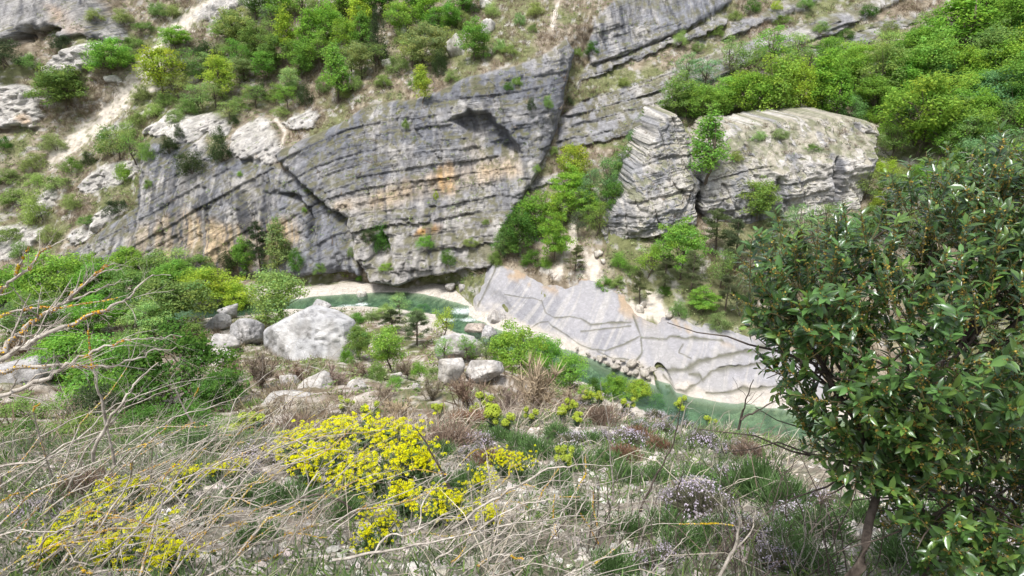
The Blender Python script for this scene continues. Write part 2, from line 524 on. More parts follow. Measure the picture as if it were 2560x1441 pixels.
def wall_colours(X, Z, Y, rock, tone, s, bed, fr, wxz):
    wx, wz = wxz
    n1 = fbm(X * 0.3, Z * 0.3, None, 4, 51)
    n2 = fbm(X * 1.1, Z * 1.1, None, 4, 52)
    # slopes: leaf litter, grit, thin grass
    soil = mixc(np.broadcast_to(C_SOIL, X.shape + (3,)), C_SOIL2, sstep(0.42, 0.62, n2))
    soil = mixc(soil, C_GRASS, sstep(0.42, 0.6, fbm(X * 0.09, Z * 0.12, None, 4, 53)) * 0.8)
    soil = mixc(soil, C_PALE * 0.85, sstep(0.60, 0.74, fbm(X * 0.7, Z * 0.9, None, 4, 54)) * 0.8)
    for pts, wd in SCREE_W:
        dl = line_dist(X + wx * 0.35, Z + wz * 0.35, pts) + (n2 - 0.5) * wd * 1.3
        soil = mixc(soil, np.array([0.54, 0.49, 0.43]), sstep(wd * 0.6, wd * 0.15, dl) * 0.95)
    # rock: grey with dark run-off streaks and pale fresh faces
    c = mixc(np.broadcast_to(C_GREY, X.shape + (3,)), C_PALE, sstep(0.45, 0.68, n1) * 0.75)
    c = mixc(c, C_PALE * 1.3, np.clip(tone['white'] * (0.65 + 0.6 * (n2 - 0.3)), 0, 1))
    c = mixc(c, np.array([0.40, 0.375, 0.345]), tone['grey'] * sstep(20, 9, Z) * 0.6)
    c = mixc(c, C_PALE * 1.15, tone['streak'] * 0.55)
    sl = np.clip(tone['slate'] * sstep(0.32, 0.62, fbm(X * 0.10, Z * 0.16, None, 3, 56)) + tone['streak'] * 0.55 * sstep(0.4, 0.6, n1), 0, 1)
    c = mixc(c, C_SLATE * 1.35, sl * 0.8)
    up = sstep(14, 30, Z) * tone['grey']
    c = mixc(c, C_SLATE * 1.05, np.clip(up * 0.95 * sstep(0.36, 0.56, fbm(X * 0.12, Z * 0.2, None, 3, 66)), 0, 1))
    warp = (fbm(X * 0.2, Z * 0.2, None, 3, 57) - 0.5) * 6
    for pts, a, colr, R in OCHRE_W:
        sd = poly_sdf(X + wx * 0.5, Z + wz * 0.5, pts, 6.0)
        k = sstep(-R * 0.4, R, sd) * a * (0.55 + 0.7 * sstep(0.35, 0.65, fbm((X + 0.2 * Z) * 0.35, Z * 0.1, None, 3, 58)))
        c = mixc(c, np.array(colr), np.clip(k, 0, 1))
    st = fbm((X + 0.16 * Z + warp * 0.2) * 0.75, Z * 0.055, None, 4, 59)
    st2 = fbm((X + 0.16 * Z) * 2.1, Z * 0.1, None, 3, 60)
    drip = poly_sdf(X + wx * 0.4, Z + wz * 0.4, DRIP_W, 6.0)
    c = mixc(c, np.array([0.055, 0.058, 0.068]), np.clip(sstep(-0.5, 2.0, drip) * sstep(0.44, 0.56, fbm((X + 0.3 * Z) * 1.3, Z * 0.09, None, 3, 67)) * 0.85, 0, 1))
    mk = np.clip(tone['slate'] * 1.0 + tone['grey'] * 0.55 + tone['streak'] * 0.8, 0, 1)
    c = mixc(c, C_SLATE * 0.62, np.clip(sstep(0.55, 0.72, st) * 0.8 * mk + sstep(0.62, 0.74, st2) * 0.7 * mk, 0, 1))
    c = mixc(c, C_PALE * 1.05, np.clip(sstep(0.60, 0.75, fbm((X + 0.16 * Z) * 0.9, Z * 0.09, None, 4, 61)) * 0.5 * mk, 0, 1))
    c = c * (1 + 0.22 * np.clip(hash3(np.floor(s / 0.95 + 0.35 * 0.5), np.floor(X / 11), X * 0, 70) - 0.5, -0.5, 0.5)[..., None])
    c = mixc(c, np.array([0.13, 0.125, 0.115]), sstep(0.60, 0.72, fbm(X * 2.3, Z * 2.0, None, 3, 63)) * 0.35)
    return c, soil


def build_wall():
    xs = np.concatenate([np.arange(-195, -118, 0.7), np.arange(-118, 75, 0.29), np.arange(75, 175, 0.6)])
    zs = np.concatenate([np.arange(-5, 56, 0.26), np.arange(56, 118, 0.85)])
    X, Z = np.meshgrid(xs, zs, indexing='ij')
    Y, rock, tone, s, bed, fr, wxz = wall_surface(X, Z, full=True)
    rc, soil = wall_colours(X, Z, Y, rock, tone, s, bed, fr, wxz)
    # grass and earth settle on ledges: where the rock faces up
    gz = np.gradient(Y, axis=1) / np.gradient(Z, axis=1)
    gx = np.gradient(Y, axis=0) / np.gradient(X, axis=0)
    nup = gz / np.sqrt(1 + gz * gz + gx * gx)
    led = sstep(0.62, 0.85, nup) * sstep(0.38, 0.55, fbm(X * 0.6, Z * 0.6, None, 3, 80)) * (1 - 0.75 * tone['white'])
    rc = mixc(rc, np.array([0.125, 0.12, 0.06]), led * 0.8)
    c = mixc(soil, rc, rock)
    V = np.stack([X, Y, Z], -1).reshape(-1, 3)
    me = make_mesh('hillside', V, grid_faces(len(xs), len(zs)), MAT_WALL, c.reshape(-1, 3), smooth=True, attrs={'bed': s.ravel(), 'rock': rock.ravel()})
    o = link('hillside', me)
    tag(o, 'steep limestone gorge side with bedded grey cliffs, scree and brown scrubby slopes', None, None, 'structure')
    global WALL_GRID
    WALL_GRID = (xs, zs, Y, rock)


def grid_lookup(xs, zs, A, x, z):
    i = np.clip(np.searchsorted(xs, x) - 1, 0, len(xs) - 2)
    j = np.clip(np.searchsorted(zs, z) - 1, 0, len(zs) - 2)
    fx = np.clip((x - xs[i]) / (xs[i + 1] - xs[i]), 0, 1)
    fz = np.clip((z - zs[j]) / (zs[j + 1] - zs[j]), 0, 1)
    return (A[i, j] * (1 - fx) * (1 - fz) + A[i + 1, j] * fx * (1 - fz) + A[i, j + 1] * (1 - fx) * fz + A[i + 1, j + 1] * fx * fz)


build_wall()


def wall_y(x, z):
    return grid_lookup(WALL_GRID[0], WALL_GRID[1], WALL_GRID[2], x, z)


# ================================================================= NEAR SIDE AND VALLEY FLOOR  z = g(x, y)
RIVER = np.array([(-130, 100, 4), (-60, 110, 4), (-45, 114, 3.4), (-33, 116.5, 3.4), (-21, 116, 4.4), (-12, 111.5, 3.4), (-9.5, 104, 3.0), (-3.5, 97.5, 3.0), (6, 92, 2.9), (14, 84.6, 3.6), (22, 77.4, 4.6), (30, 70, 6.0), (44, 64, 7), (70, 57, 8), (120, 48, 9)], float)
GROUND_CP = [  # x, y, z
    (0, -8, 46.5), (-15, -8, 48), (15, -8, 45.5), (-40, -8, 48), (40, -8, 45), (0, 0, 43.3), (-5, 0, 43.5), (5, 0, 43.2), (-20, 0, 44.5), (20, 0, 42),
    (0, 3.3, 41.75), (-4, 3.3, 41.9), (4, 3.3, 41.6), (0, 9, 38.5), (-6, 9, 38.9), (4.3, 9, 38.75), (10, 9, 38), (3.9, 14, 36.0), (0, 16, 34.9), (-6, 15, 34.6), (-15, 12, 36.5), (-30, 12, 38), (20, 12, 34.5), (35, 12, 33),
    (0, 22, 31), (-8, 22, 29.6), (-20, 22, 29), (-40, 22, 31), (8, 20, 30.4), (16, 22, 27), (35, 24, 22),
    (-4, 40, 22), (-15, 40, 20.5), (-35, 40, 20.5), (-70, 40, 25), (6, 40, 19.5), (15, 40, 14), (30, 40, 11), (60, 40, 6),
    (-3, 60, 13.3), (-15, 60, 13), (-35, 60, 14), (-70, 60, 16), (6, 60, 9), (14, 60, 5), (25, 58, 2), (40, 53, 1), (70, 45, 1),
    (-5, 75, 7.0), (4, 75, 4.5), (12, 72, 2), (-18, 80, 4.5), (-31, 80, 4.0), (-50, 80, 5.5), (-80, 80, 8), (-8, 90, 2.2), (-20, 92, 2.4), (-35, 95, 2.2), (-60, 95, 3.2), (-90, 95, 5), (-22, 104, 1.2), (-45, 104, 1.6),
    (-60, 122, 1.2), (-90, 118, 1.5), (-120, 115, 2), (-30, 124, 0.9), (-15, 124, 0.8), (-10, 120, 0.6), (-5, 114, 0.4), (20, 100, 0), (45, 78, 0.6), (60, 76, 0.8), (100, 70, 1.0), (40, 100, 0), (-150, 60, 20), (-150, 100, 8), (120, 20, 20), (120, 60, 2),
]
g_rbf = RBF([(a, b) for a, b, c in GROUND_CP], [c for a, b, c in GROUND_CP])


def river_dist(X, Y):
    d = np.full(X.shape, 1e9)
    wd = np.ones_like(X)
    for (x0, y0, w0), (x1, y1, w1) in zip(RIVER[:-1], RIVER[1:]):
        ex, ey = x1 - x0, y1 - y0
        t = np.clip(((X - x0) * ex + (Y - y0) * ey) / (ex * ex + ey * ey), 0, 1)
        q = np.hypot(X - x0 - t * ex, Y - y0 - t * ey)
        s = q < d
        d = np.where(s, q, d)
        wd = np.where(s, w0 + (w1 - w0) * t, wd)
    return d, wd


def ground_z(X, Y, rough=True):
    X, Y = np.asarray(X, float), np.asarray(Y, float)
    z = g_rbf(X, Y)
    if rough:
        far = sstep(10, 40, Y)
        z = z + far * (fbm(X * 0.12, Y * 0.12, None, 4, 91) - 0.5) * 3.0 * sstep(0, 6, z)
        z = z + (fbm(X * 0.7, Y * 0.7, None, 4, 92) - 0.5) * (0.35 + 0.3 * far)
        z = z + (fbm(X * 4.0, Y * 4.0, None, 3, 93) - 0.5) * 0.12 * (1 - far)
    if Y.size and Y.max() < 40:
        return z
    d, wd = river_dist(X, Y)
    d = d + (fbm(X * 0.25, Y * 0.25, None, 3, 94) - 0.5) * 2.5
    u = d / wd
    bed = -1.9 * np.clip(1 - u ** 2, 0, 1)
    bank = 0.07 * (d - wd) + 0.10 * (fbm(X * 0.9, Y * 0.9, None, 3, 95) - 0.4)
    k = sstep(0, 7, d - wd)
    low = np.where(u < 1, bed, np.minimum(bank, 1.2))
    return np.where(u < 1, bed, low * (1 - k) + np.maximum(z, 0.15) * k)


MAT_GROUND = rock_material('stony_ground', 4.0, 0.7, var=0.45)


def ground_patch(name, xs, ys, label):
    X, Y = np.meshgrid(xs, ys, indexing='ij')
    Z = ground_z(X, Y)
    d, wd = river_dist(X, Y)
    n1, n2 = fbm(X * 0.16, Y * 0.16, None, 4, 101), fbm(X * 1.3, Y * 1.3, None, 4, 102)
    n3 = fbm(X * 5, Y * 5, None, 3, 103)
    c = mixc(np.broadcast_to(np.array([0.17, 0.135, 0.095]), X.shape + (3,)), np.array([0.10, 0.12, 0.045]), sstep(0.45, 0.6, n1) * 0.8)
    c = mixc(c, np.array([0.46, 0.42, 0.38]), sstep(0.50, 0.62, n2) * 0.8)
    near = sstep(26, 12, Y)
    gr = mixc(np.broadcast_to(np.array([0.48, 0.44, 0.40]), X.shape + (3,)), np.array([0.22, 0.18, 0.145]), sstep(0.4, 0.6, n3) * 0.8)
    gr = mixc(gr, np.array([0.13, 0.14, 0.07]), sstep(0.52, 0.66, n2) * 0.7)
    c = mixc(c, gr, near * 0.85)
    # pale river gravel
    grav = sstep(9.0, 5.0, d - wd + (n1 - 0.5) * 6) * sstep(2.2, 1.2, Z)
    c = mixc(c, np.array([0.43, 0.395, 0.35]) * (0.6 + 0.8 * n3[..., None]), grav)
    # stream bed: sand and algae-green stones
    bedm = sstep(0.02, -0.25, Z)
    c = mixc(c, mixc(np.broadcast_to(np.array([0.36, 0.325, 0.22]), X.shape + (3,)), np.array([0.15, 0.15, 0.095]), sstep(0.42, 0.58, n2)), bedm)
    V = np.stack([X, Y, Z], -1).reshape(-1, 3)
    me = make_mesh(name, V, grid_faces(len(xs), len(ys)), MAT_GROUND, c.reshape(-1, 3), smooth=True)
    o = link(name, me)
    tag(o, label, None, None, 'structure')
    return o


ground_patch('ground', np.concatenate([np.arange(-190, -70, 2.0), np.arange(-70, -14, 0.7), np.arange(-14, 14, 0.25), np.arange(14, 56, 0.6), np.arange(56, 170, 2.0)]),
             np.concatenate([np.arange(-12, -1, 0.8), np.arange(-1, 18, 0.17), np.arange(18, 60, 0.7), np.arange(60, 134, 0.5)]),
             'stony near slope falling to the gravel valley floor')

# ================================================================= RIVER
def build_river():
    xs, ys = np.arange(-150, 150, 0.5), np.arange(36, 128, 0.4)
    X, Y = np.meshgrid(xs, ys, indexing='ij')
    d, wd = river_dist(X, Y)
    foam = np.zeros_like(X)
    for (px, py, r) in ((1160, 778, 3.2), (1120, 800, 1.8), (1172, 800, 2.0), (872, 768, 2.6), (905, 762, 1.6), (700, 800, 2.5)):
        p = at_z(px, py, 0)
        foam = np.maximum(foam, 0.55 * sstep(r * 1.9, 0.0, np.hypot((X - p[0]) * 0.8, (Y - p[1]) * 1.25)))
    rip = fbm(X * 1.2, Y * 1.2, None, 3, 110) - 0.5
    Z = rip * 0.05 + foam * (fbm(X * 0.9, Y * 0.9, None, 3, 111) - 0.4) * 0.9
    keep = ((d < wd + 4)[:-1, :-1])
    V = np.stack([X, Y, Z], -1).reshape(-1, 3)
    F = grid_faces(len(xs), len(ys), keep)
    used = np.unique(F)
    idx = np.zeros(len(V), int)
    idx[used] = np.arange(len(used))
    m, t, b = new_mat('river_water')
    L = t.links.new
    t.nodes.remove(b)
    out = t.nodes['Material Output']
    geo = N(t, 'ShaderNodeNewGeometry')
    tr = N(t, 'ShaderNodeBsdfTransparent', Color=(0.78, 0.90, 0.82, 1))
    gl = N(t, 'ShaderNodeBsdfGlossy', Roughness=0.12)
    fr = N(t, 'ShaderNodeFresnel', IOR=1.33)
    mx = N(t, 'ShaderNodeMixShader')
    no = N(t, 'ShaderNodeTexNoise', Scale=1.6, Detail=4.0)
    L(geo.outputs['Position'], no.inputs['Vector'])
    bp = N(t, 'ShaderNodeBump', Strength=0.25, Distance=0.3)
    L(no.outputs[0], bp.inputs['Height'])
    L(bp.outputs[0], gl.inputs['Normal'])
    L(bp.outputs[0], fr.inputs['Normal'])
    # a little light is scattered back by the suspended lime in the water
    df = N(t, 'ShaderNodeBsdfDiffuse', Color=(0.135, 0.235, 0.18, 1))
    m0 = N(t, 'ShaderNodeMixShader')
    m0.inputs[0].default_value = 0.15
    L(tr.outputs[0], m0.inputs[1])
    L(df.outputs[0], m0.inputs[2])
    L(fr.outputs[0], mx.inputs[0])
    L(m0.outputs[0], mx.inputs[1])
    L(gl.outputs[0], mx.inputs[2])
    fo = N(t, 'ShaderNodeAttribute', attribute_name='foam')
    n2 = N(t, 'ShaderNodeTexNoise', Scale=1.9, Detail=8.0, Roughness=0.8)
    L(geo.outputs['Position'], n2.inputs['Vector'])
    ad = N(t, 'ShaderNodeMath', operation='ADD')
    L(fo.outputs['Fac'], ad.inputs[0])
    L(n2.outputs[0], ad.inputs[1])
    mr = N(t, 'ShaderNodeMapRange')
    mr.inputs['From Min'].default_value = 0.86
    mr.inputs['From Max'].default_value = 1.25
    L(ad.outputs[0], mr.inputs['Value'])
    wh = N(t, 'ShaderNodeBsdfDiffuse', Color=(0.78, 0.84, 0.86, 1))
    m2 = N(t, 'ShaderNodeMixShader')
    L(mr.outputs[0], m2.inputs[0])
    L(mx.outputs[0], m2.inputs[1])
    L(wh.outputs[0], m2.inputs[2])
    L(m2.outputs[0], out.inputs['Surface'])
    va = N(t, 'ShaderNodeVolumeAbsorption', Color=(0.18, 0.55, 0.43, 1), Density=0.22)
    L(va.outputs[0], out.inputs['Volume'])
    me = make_mesh('river', V[used], idx[F], m, smooth=True, attrs={'foam': foam.reshape(-1)[used]})
    tag(link('river', me), 'turquoise river winding over pale stones with white rapids', None, None, 'structure')


build_river()

# ================================================================= RIVERSIDE SLAB
SLAB = [(1183, 790), (1190, 755), (1225, 663), (1262, 672), (1300, 682), (1345, 700), (1400, 712), (1470, 722), (1540, 748), (1588, 790), (1640, 815), (1700, 812), (1790, 828), (1870, 848), (1960, 870), (2040, 900), (2060, 985),
        (1950, 990), (1760, 1000), (1650, 985), (1560, 945), (1450, 905), (1350, 855), (1240, 805)]
CRACKS = [([(1353, 747), (1363, 775), (1387, 789), (1425, 785), (1450, 789), (1474, 806), (1512, 803), (1575, 799)], 0.22, 0.7),
          ([(1328, 812), (1349, 799), (1370, 796), (1380, 810), (1408, 827), (1443, 851), (1477, 865), (1512, 869), (1547, 858), (1595, 834)], 0.18, 0.55),
          ([(1583, 790), (1599, 834), (1602, 872), (1588, 890), (1568, 907)], 0.38, 0.8),
          ([(1602, 838), (1640, 840), (1661, 838), (1668, 831), (1720, 836), (1800, 842)], 0.32, 0.8),
          ([(1606, 924), (1651, 917), (1713, 910), (1738, 893), (1790, 879), (1842, 869), (1920, 860)], 0.5, 1.1),
          ([(1713, 921), (1741, 924), (1745, 935), (1772, 914), (1817, 907), (1852, 903), (1930, 890)], 0.4, 1.0),
          ([(1660, 940), (1675, 955), (1703, 962), (1741, 935)], 0.3, 0.8),
          ([(1755, 966), (1790, 962), (1842, 955), (1894, 952), (1990, 945)], 0.4, 1.2),
          ([(1490, 870), (1530, 888), (1568, 890)], 0.14, 0.4), ([(1620, 905), (1600, 915), (1575, 905)], 0.14, 0.4),
          ([(1450, 822), (1520, 815), (1575, 808)], 0.12, 0.3), ([(1262, 730), (1330, 738), (1353, 747)], 0.12, 0.3), ([(1700, 850), (1690, 870), (1720, 885)], 0.15, 0.5),
          ([(1240, 665), (1215, 720), (1196, 760)], 0.35, 0.9), ([(1500, 905), (1540, 925), (1580, 930)], 0.25, 0.6)]


def build_slab():
    pw = wpoly(SLAB)
    a = np.array(pw)
    xs = np.arange(a[:, 0].min() - 1, a[:, 0].max() + 1, 0.12)
    zs = np.arange(-2.5, a[:, 1].max() + 1.2, 0.085)
    X, Z = np.meshgrid(xs, zs, indexing='ij')
    wx = (fbm(X * 0.4, Z * 0.4, None, 4, 120) - 0.5) * 1.2
    wz = (fbm(X * 0.4, Z * 0.4, None, 4, 121) - 0.5) * 1.0
    sd = poly_sdf(X + wx, Z + wz * 0.5, pw, 4.0)
    sd = np.where(Z < 0.4, np.maximum(sd, poly_sdf(X, Z * 0 + 0.5, pw, 4.0)), sd)
    off = -0.9 + 2.2 * sstep(-0.7, 0.5, sd)
    right = sstep(16, 24, X)                                   # the water-worn end
    d = off + (fbm(X * 0.11, Z * 0.25, None, 3, 122) - 0.5) * 1.0 + (fbm(X * 0.6, Z * 0.9, None, 4, 123) - 0.5) * 0.4
    worn = fbm(X * 0.28 + 0.3 * Z, Z * 0.9, None, 3, 124)
    d = d + right * ((worn - 0.5) * 0.8 + 0.3) + right * 0.7 * sstep(3, 0.5, Z)
    # faint flutes down the face
    d = d + (1 - right) * 0.10 * (fbm((X - 0.9 * Z) * 1.6, Z * 0.15, None, 3, 125) - 0.5)
    cr = np.zeros_like(X)
    for pts, wd, dep in CRACKS:
        q = line_dist(X + wx * 0.18, Z + wz * 0.14, wpoly(pts), 3.0)
        vary = 0.25 + 1.3 * fbm(X * 0.8 + 5 * dep, Z * 0.8, None, 2, 131) ** 1.5
        wd, dep = np.maximum(wd * 0.5 * vary, 0.05), dep * 0.42 * vary
        g = np.exp(-(q / wd) ** 2)
        d = d - dep * g
        side = np.clip(1 - q / 2.0, 0, 1)
        d = d + 0.02 * side * (1 - g)
        cr = np.maximum(cr, np.exp(-(q / (wd * 1.15)) ** 2))
    # hollow with the pale gravel at the upstream end, and the arched hole at the water
    for (px, py, rx, rz, dep) in ((1245, 762, 2.8, 2.6, 0.8), (1655, 950, 1.25, 1.7, 2.4)):
        p = hit_wall(px, py)
        e = ((X - p[0]) / rx) ** 2 + ((Z - p[2]) / rz) ** 2
        d = d - dep * sstep(1.0, 0.72 if dep > 2 else 0.1, e)
    Y = wall_base(X, Z) - d
    n1, n2 = fbm(X * 0.3, Z * 0.5, None, 4, 126), fbm(X * 1.8, Z * 2.2, None, 4, 127)
    fl = fbm((X - 0.9 * Z) * 2.0, Z * 0.12, None, 4, 128)
    c = mixc(np.broadcast_to(np.array([0.275, 0.27, 0.285]), X.shape + (3,)), np.array([0.205, 0.205, 0.225]), sstep(0.42, 0.6, n1) * 0.8)
    c = mixc(c, np.array([0.36, 0.345, 0.33]), sstep(0.52, 0.70, fl) * 0.6)
    c = mixc(c, np.array([0.26, 0.26, 0.28]), sstep(0.56, 0.7, n2) * 0.3)
    c = mixc(c, np.array([0.41, 0.375, 0.33]), sstep(1.7, 0.3, Z + (n1 - 0.5) * 2.5) * 0.9)      # bleached flood line
    c = mixc(c, np.array([0.36, 0.345, 0.325]), right * sstep(0.45, 0.62, n1) * 0.4)
    c = mixc(c, np.array([0.33, 0.24, 0.15]), sstep(1.6, 0.2, sd) * sstep(0.45, 0.6, n1) * sstep(4, 6, Z) * 0.8)
    c = mixc(c, np.array([0.09, 0.088, 0.06]), cr * np.where(X > 14, 0.85, 0.75))
    c = mixc(c, np.array([0.22, 0.19, 0.12]), sstep(0.1, -0.6, Z) * 0.8)
    V = np.stack([X, Y, Z], -1).reshape(-1, 3)
    keep = (sd > -0.9)[:-1, :-1]
    me = make_mesh('rock_slab', V, grid_faces(len(xs), len(zs), keep), MAT_SLAB, c.reshape(-1, 3), smooth=True)
    o = link('rock_slab', me)
    tag(o, 'broad smooth grey limestone slab dipping into the turquoise river', 'rock slab')


build_slab()

# ================================================================= STANDING OUTCROPS (above the slab)
def outcrop(name, outline, depth_cp, label, seed, back=16.0, round_r=0.8, dents=()):
    """a free-standing rock: front face y = f(x, z) from control pixels, rounded edges, sides running back into the slope"""
    cp = [at_y(*c) for c in depth_cp]
    fr = RBF([(p[0], p[2]) for p in cp], [p[1] for p in cp])
    d0 = np.mean([p[1] for p in cp])
    pw = []
    for px, py in outline:
        y = d0
        for _ in range(25):
            p = at_y(px, py, y)
            y = 0.5 * y + 0.5 * float(fr(p[0], p[2]))
        pw.append((p[0], p[2]))
    a = np.array(pw)
    xs = np.arange(a[:, 0].min() - 1.2, a[:, 0].max() + 1.2, 0.17)
    zs = np.arange(a[:, 1].min() - 3.0, a[:, 1].max() + 1.2, 0.15)
    X, Z = np.meshgrid(xs, zs, indexing='ij')
    wx = (fbm(X * 0.35, Z * 0.35, None, 4, seed) - 0.5) * 2.4
    wz = (fbm(X * 0.35, Z * 0.35, None, 4, seed + 1) - 0.5) * 2.0
    st = Z - 0.22 * X + (fbm(X * 0.1, Z * 0.1, None, 2, seed + 7) - 0.5) * 2
    bi = np.floor(st / 0.8)
    wx = wx * 1.5 + (hash3(bi, bi * 0, bi * 0, seed + 3) - 0.5) * 0.6
    sd = poly_sdf(X + wx * 0.6, Z + wz * 0.6, pw, 5.0)
    t = np.clip(sd / round_r, 0, 1)
    edge = 1 - np.sqrt(np.clip(1 - (1 - t) ** 2, 0, 1))
    Y = fr(X, Z) + edge * 1.3
    for dp, dd_, dr in dents:
        qw = []
        for px, py in dp:
            y = d0
            for _ in range(25):
                p = at_y(px, py, y)
                y = 0.5 * y + 0.5 * float(fr(p[0], p[2]))
            qw.append((p[0], p[2]))
        Y = Y + dd_ * sstep(0, dr, poly_sdf(X + wx * 0.2, Z + wz * 0.2, qw, 4.0))
    bed = 0
    for th, am, sdd in ((2.1, 1.0, 1), (0.8, 0.55, 2), (0.36, 0.2, 3)):
        q = st / th
        i = np.floor(q)
        f = q - i
        seg = np.floor(X / (8 * th) + hash3(i, i * 0, i * 0, 13) * 5)
        bed = bed + am * (hash3(i, seg, i * 0, seed + 20 + sdd) - 0.5 - 0.6 * np.exp(-(np.minimum(f, 1 - f) / 0.1) ** 2))
    jn = np.abs(fbm(X * 0.3 + 0.05 * Z, Z * 0.07, None, 3, seed + 9) - 0.5)
    flat_ = np.clip(np.gradient(fr(X, Z), axis=1) / 0.15, 0, 3)
    Y = Y - bed * (0.34 - 0.28 * sstep(0.7, 1.2, flat_)) - (fbm(X * 0.25, Z * 0.25, None, 5, seed + 4) - 0.5) * 4.2 + 0.8 * np.exp(-(jn / 0.02) ** 2) - (fbm(X, Z, None, 4, seed + 5) - 0.5) * 1.1
    Y = Y + np.where(sd < 0, np.minimum(-sd * 30, back), 0)
    keep = (sd > -0.55)[:-1, :-1]
    n1, n2 = fbm(X * 0.3, Z * 0.3, None, 4, seed + 30), fbm(X * 1.4, Z * 1.4, None, 4, seed + 31)
    c = mixc(np.broadcast_to(C_GREY * 1.15, X.shape + (3,)), np.array([0.50, 0.475, 0.44]), sstep(0.36, 0.58, n1) * 0.9)
    stn = fbm((X + 0.1 * Z) * 0.8, Z * 0.07, None, 4, seed + 32)
    c = mixc(c, C_SLATE, sstep(0.54, 0.72, stn) * 0.55)
    c = mixc(c, np.array([0.15, 0.14, 0.12]), sstep(0.6, 0.72, n2) * 0.5)
    gz = np.gradient(Y, axis=1) / 0.15
    gx = np.gradient(Y, axis=0) / 0.17
    nup = gz / np.sqrt(1 + gz * gz + gx * gx)
    led = np.maximum(sstep(0.5, 0.78, nup) * sstep(0.40, 0.52, fbm(X * 0.5, Z * 0.5, None, 3, seed + 33)), sstep(0.8, 1.25, flat_) * sstep(0.38, 0.5, fbm(X * 0.9, Z * 0.9, None, 3, seed + 34)))
    c = mixc(c, mixc(np.broadcast_to(np.array([0.29, 0.265, 0.20]), X.shape + (3,)), np.array([0.15, 0.155, 0.08]), sstep(0.42, 0.56, n2)), led * 0.75)
    V = np.stack([X, Y, Z], -1).reshape(-1, 3)
    F = grid_faces(len(xs), len(zs), keep)
    used = np.unique(F)
    idx = np.zeros(len(V), int)
    idx[used] = np.arange(len(used))
    me = make_mesh(name, V[used], idx[F], MAT_WALL, c.reshape(-1, 3)[used], smooth=True, attrs={'bed': st.ravel()[used], 'rock': (1 - led).ravel()[used]})
    o = link(name, me)
    tag(o, label, 'rock outcrop', 'limestone outcrops above the slab')
    return (lambda x, z: fr(x, z))


OUT_A = outcrop('rock_outcrop', [(1508, 612), (1526, 560), (1563, 490), (1590, 430), (1615, 385), (1638, 330), (1655, 297), (1672, 285), (1694, 285), (1714, 305), (1722, 340), (1732, 400), (1748, 440), (1742, 520), (1744, 640), (1700, 660), (1640, 665), (1550, 670), (1490, 660)],
                [(1640, 290, 124), (1720, 300, 124), (1720, 400, 119), (1600, 400, 121), (1560, 470, 119), (1640, 480, 116), (1740, 480, 116), (1520, 590, 116), (1600, 510, 113.5), (1640, 600, 113), (1740, 580, 112.5), (1550, 665, 116), (1640, 660, 114), (1740, 640, 113)],
                'pointed grey layered rock tower standing beside the narrow dark cleft', 200,
                dents=[([(1545, 640), (1550, 597), (1640, 585), (1730, 555), (1740, 640)], 2.2, 0.9), ([(1560, 505), (1640, 490), (1735, 470), (1735, 485), (1640, 508), (1565, 520)], 0.9, 0.5)])
OUT_B = outcrop('rock_outcrop', [(1752, 590), (1756, 470), (1768, 430), (1775, 380), (1800, 330), (1830, 312), (1900, 318), (1960, 300), (2040, 293), (2110, 290), (2170, 302), (2200, 315), (2203, 345), (2190, 400), (2180, 460), (2150, 530), (2060, 575), (2000, 590), (1950, 590), (1850, 590)],
                [(1830, 312, 128), (2000, 296, 127), (2110, 290, 124), (2195, 312, 119), (1765, 440, 117), (1850, 430, 116.5), (1950, 405, 116.5), (2080, 380, 115.5), (2190, 380, 114), (1765, 520, 114.5), (1900, 525, 113), (1945, 450, 114.5), (1960, 440, 112.5), (2000, 520, 110.5), (2080, 440, 112.5), (2100, 490, 112), (1850, 370, 121), (2000, 350, 121), (1760, 590, 115), (1900, 585, 113.5), (2000, 585, 111), (2130, 530, 112)],
                'long flat-topped limestone outcrop with grassy top and pale broken end', 240,
                dents=[([(1938, 560), (1936, 500), (1946, 452), (1956, 440), (1962, 470), (1952, 520), (1954, 560)], 3.5, 0.6), ([(1765, 455), (1850, 432), (1935, 412), (1935, 420), (1850, 442), (1765, 466)], 0.9, 0.4), ([(2085, 500), (2080, 420), (2095, 380), (2105, 400), (2100, 500)], 1.8, 0.6), ([(1960, 540), (1960, 500), (2080, 470), (2085, 520)], 1.2, 0.8)])

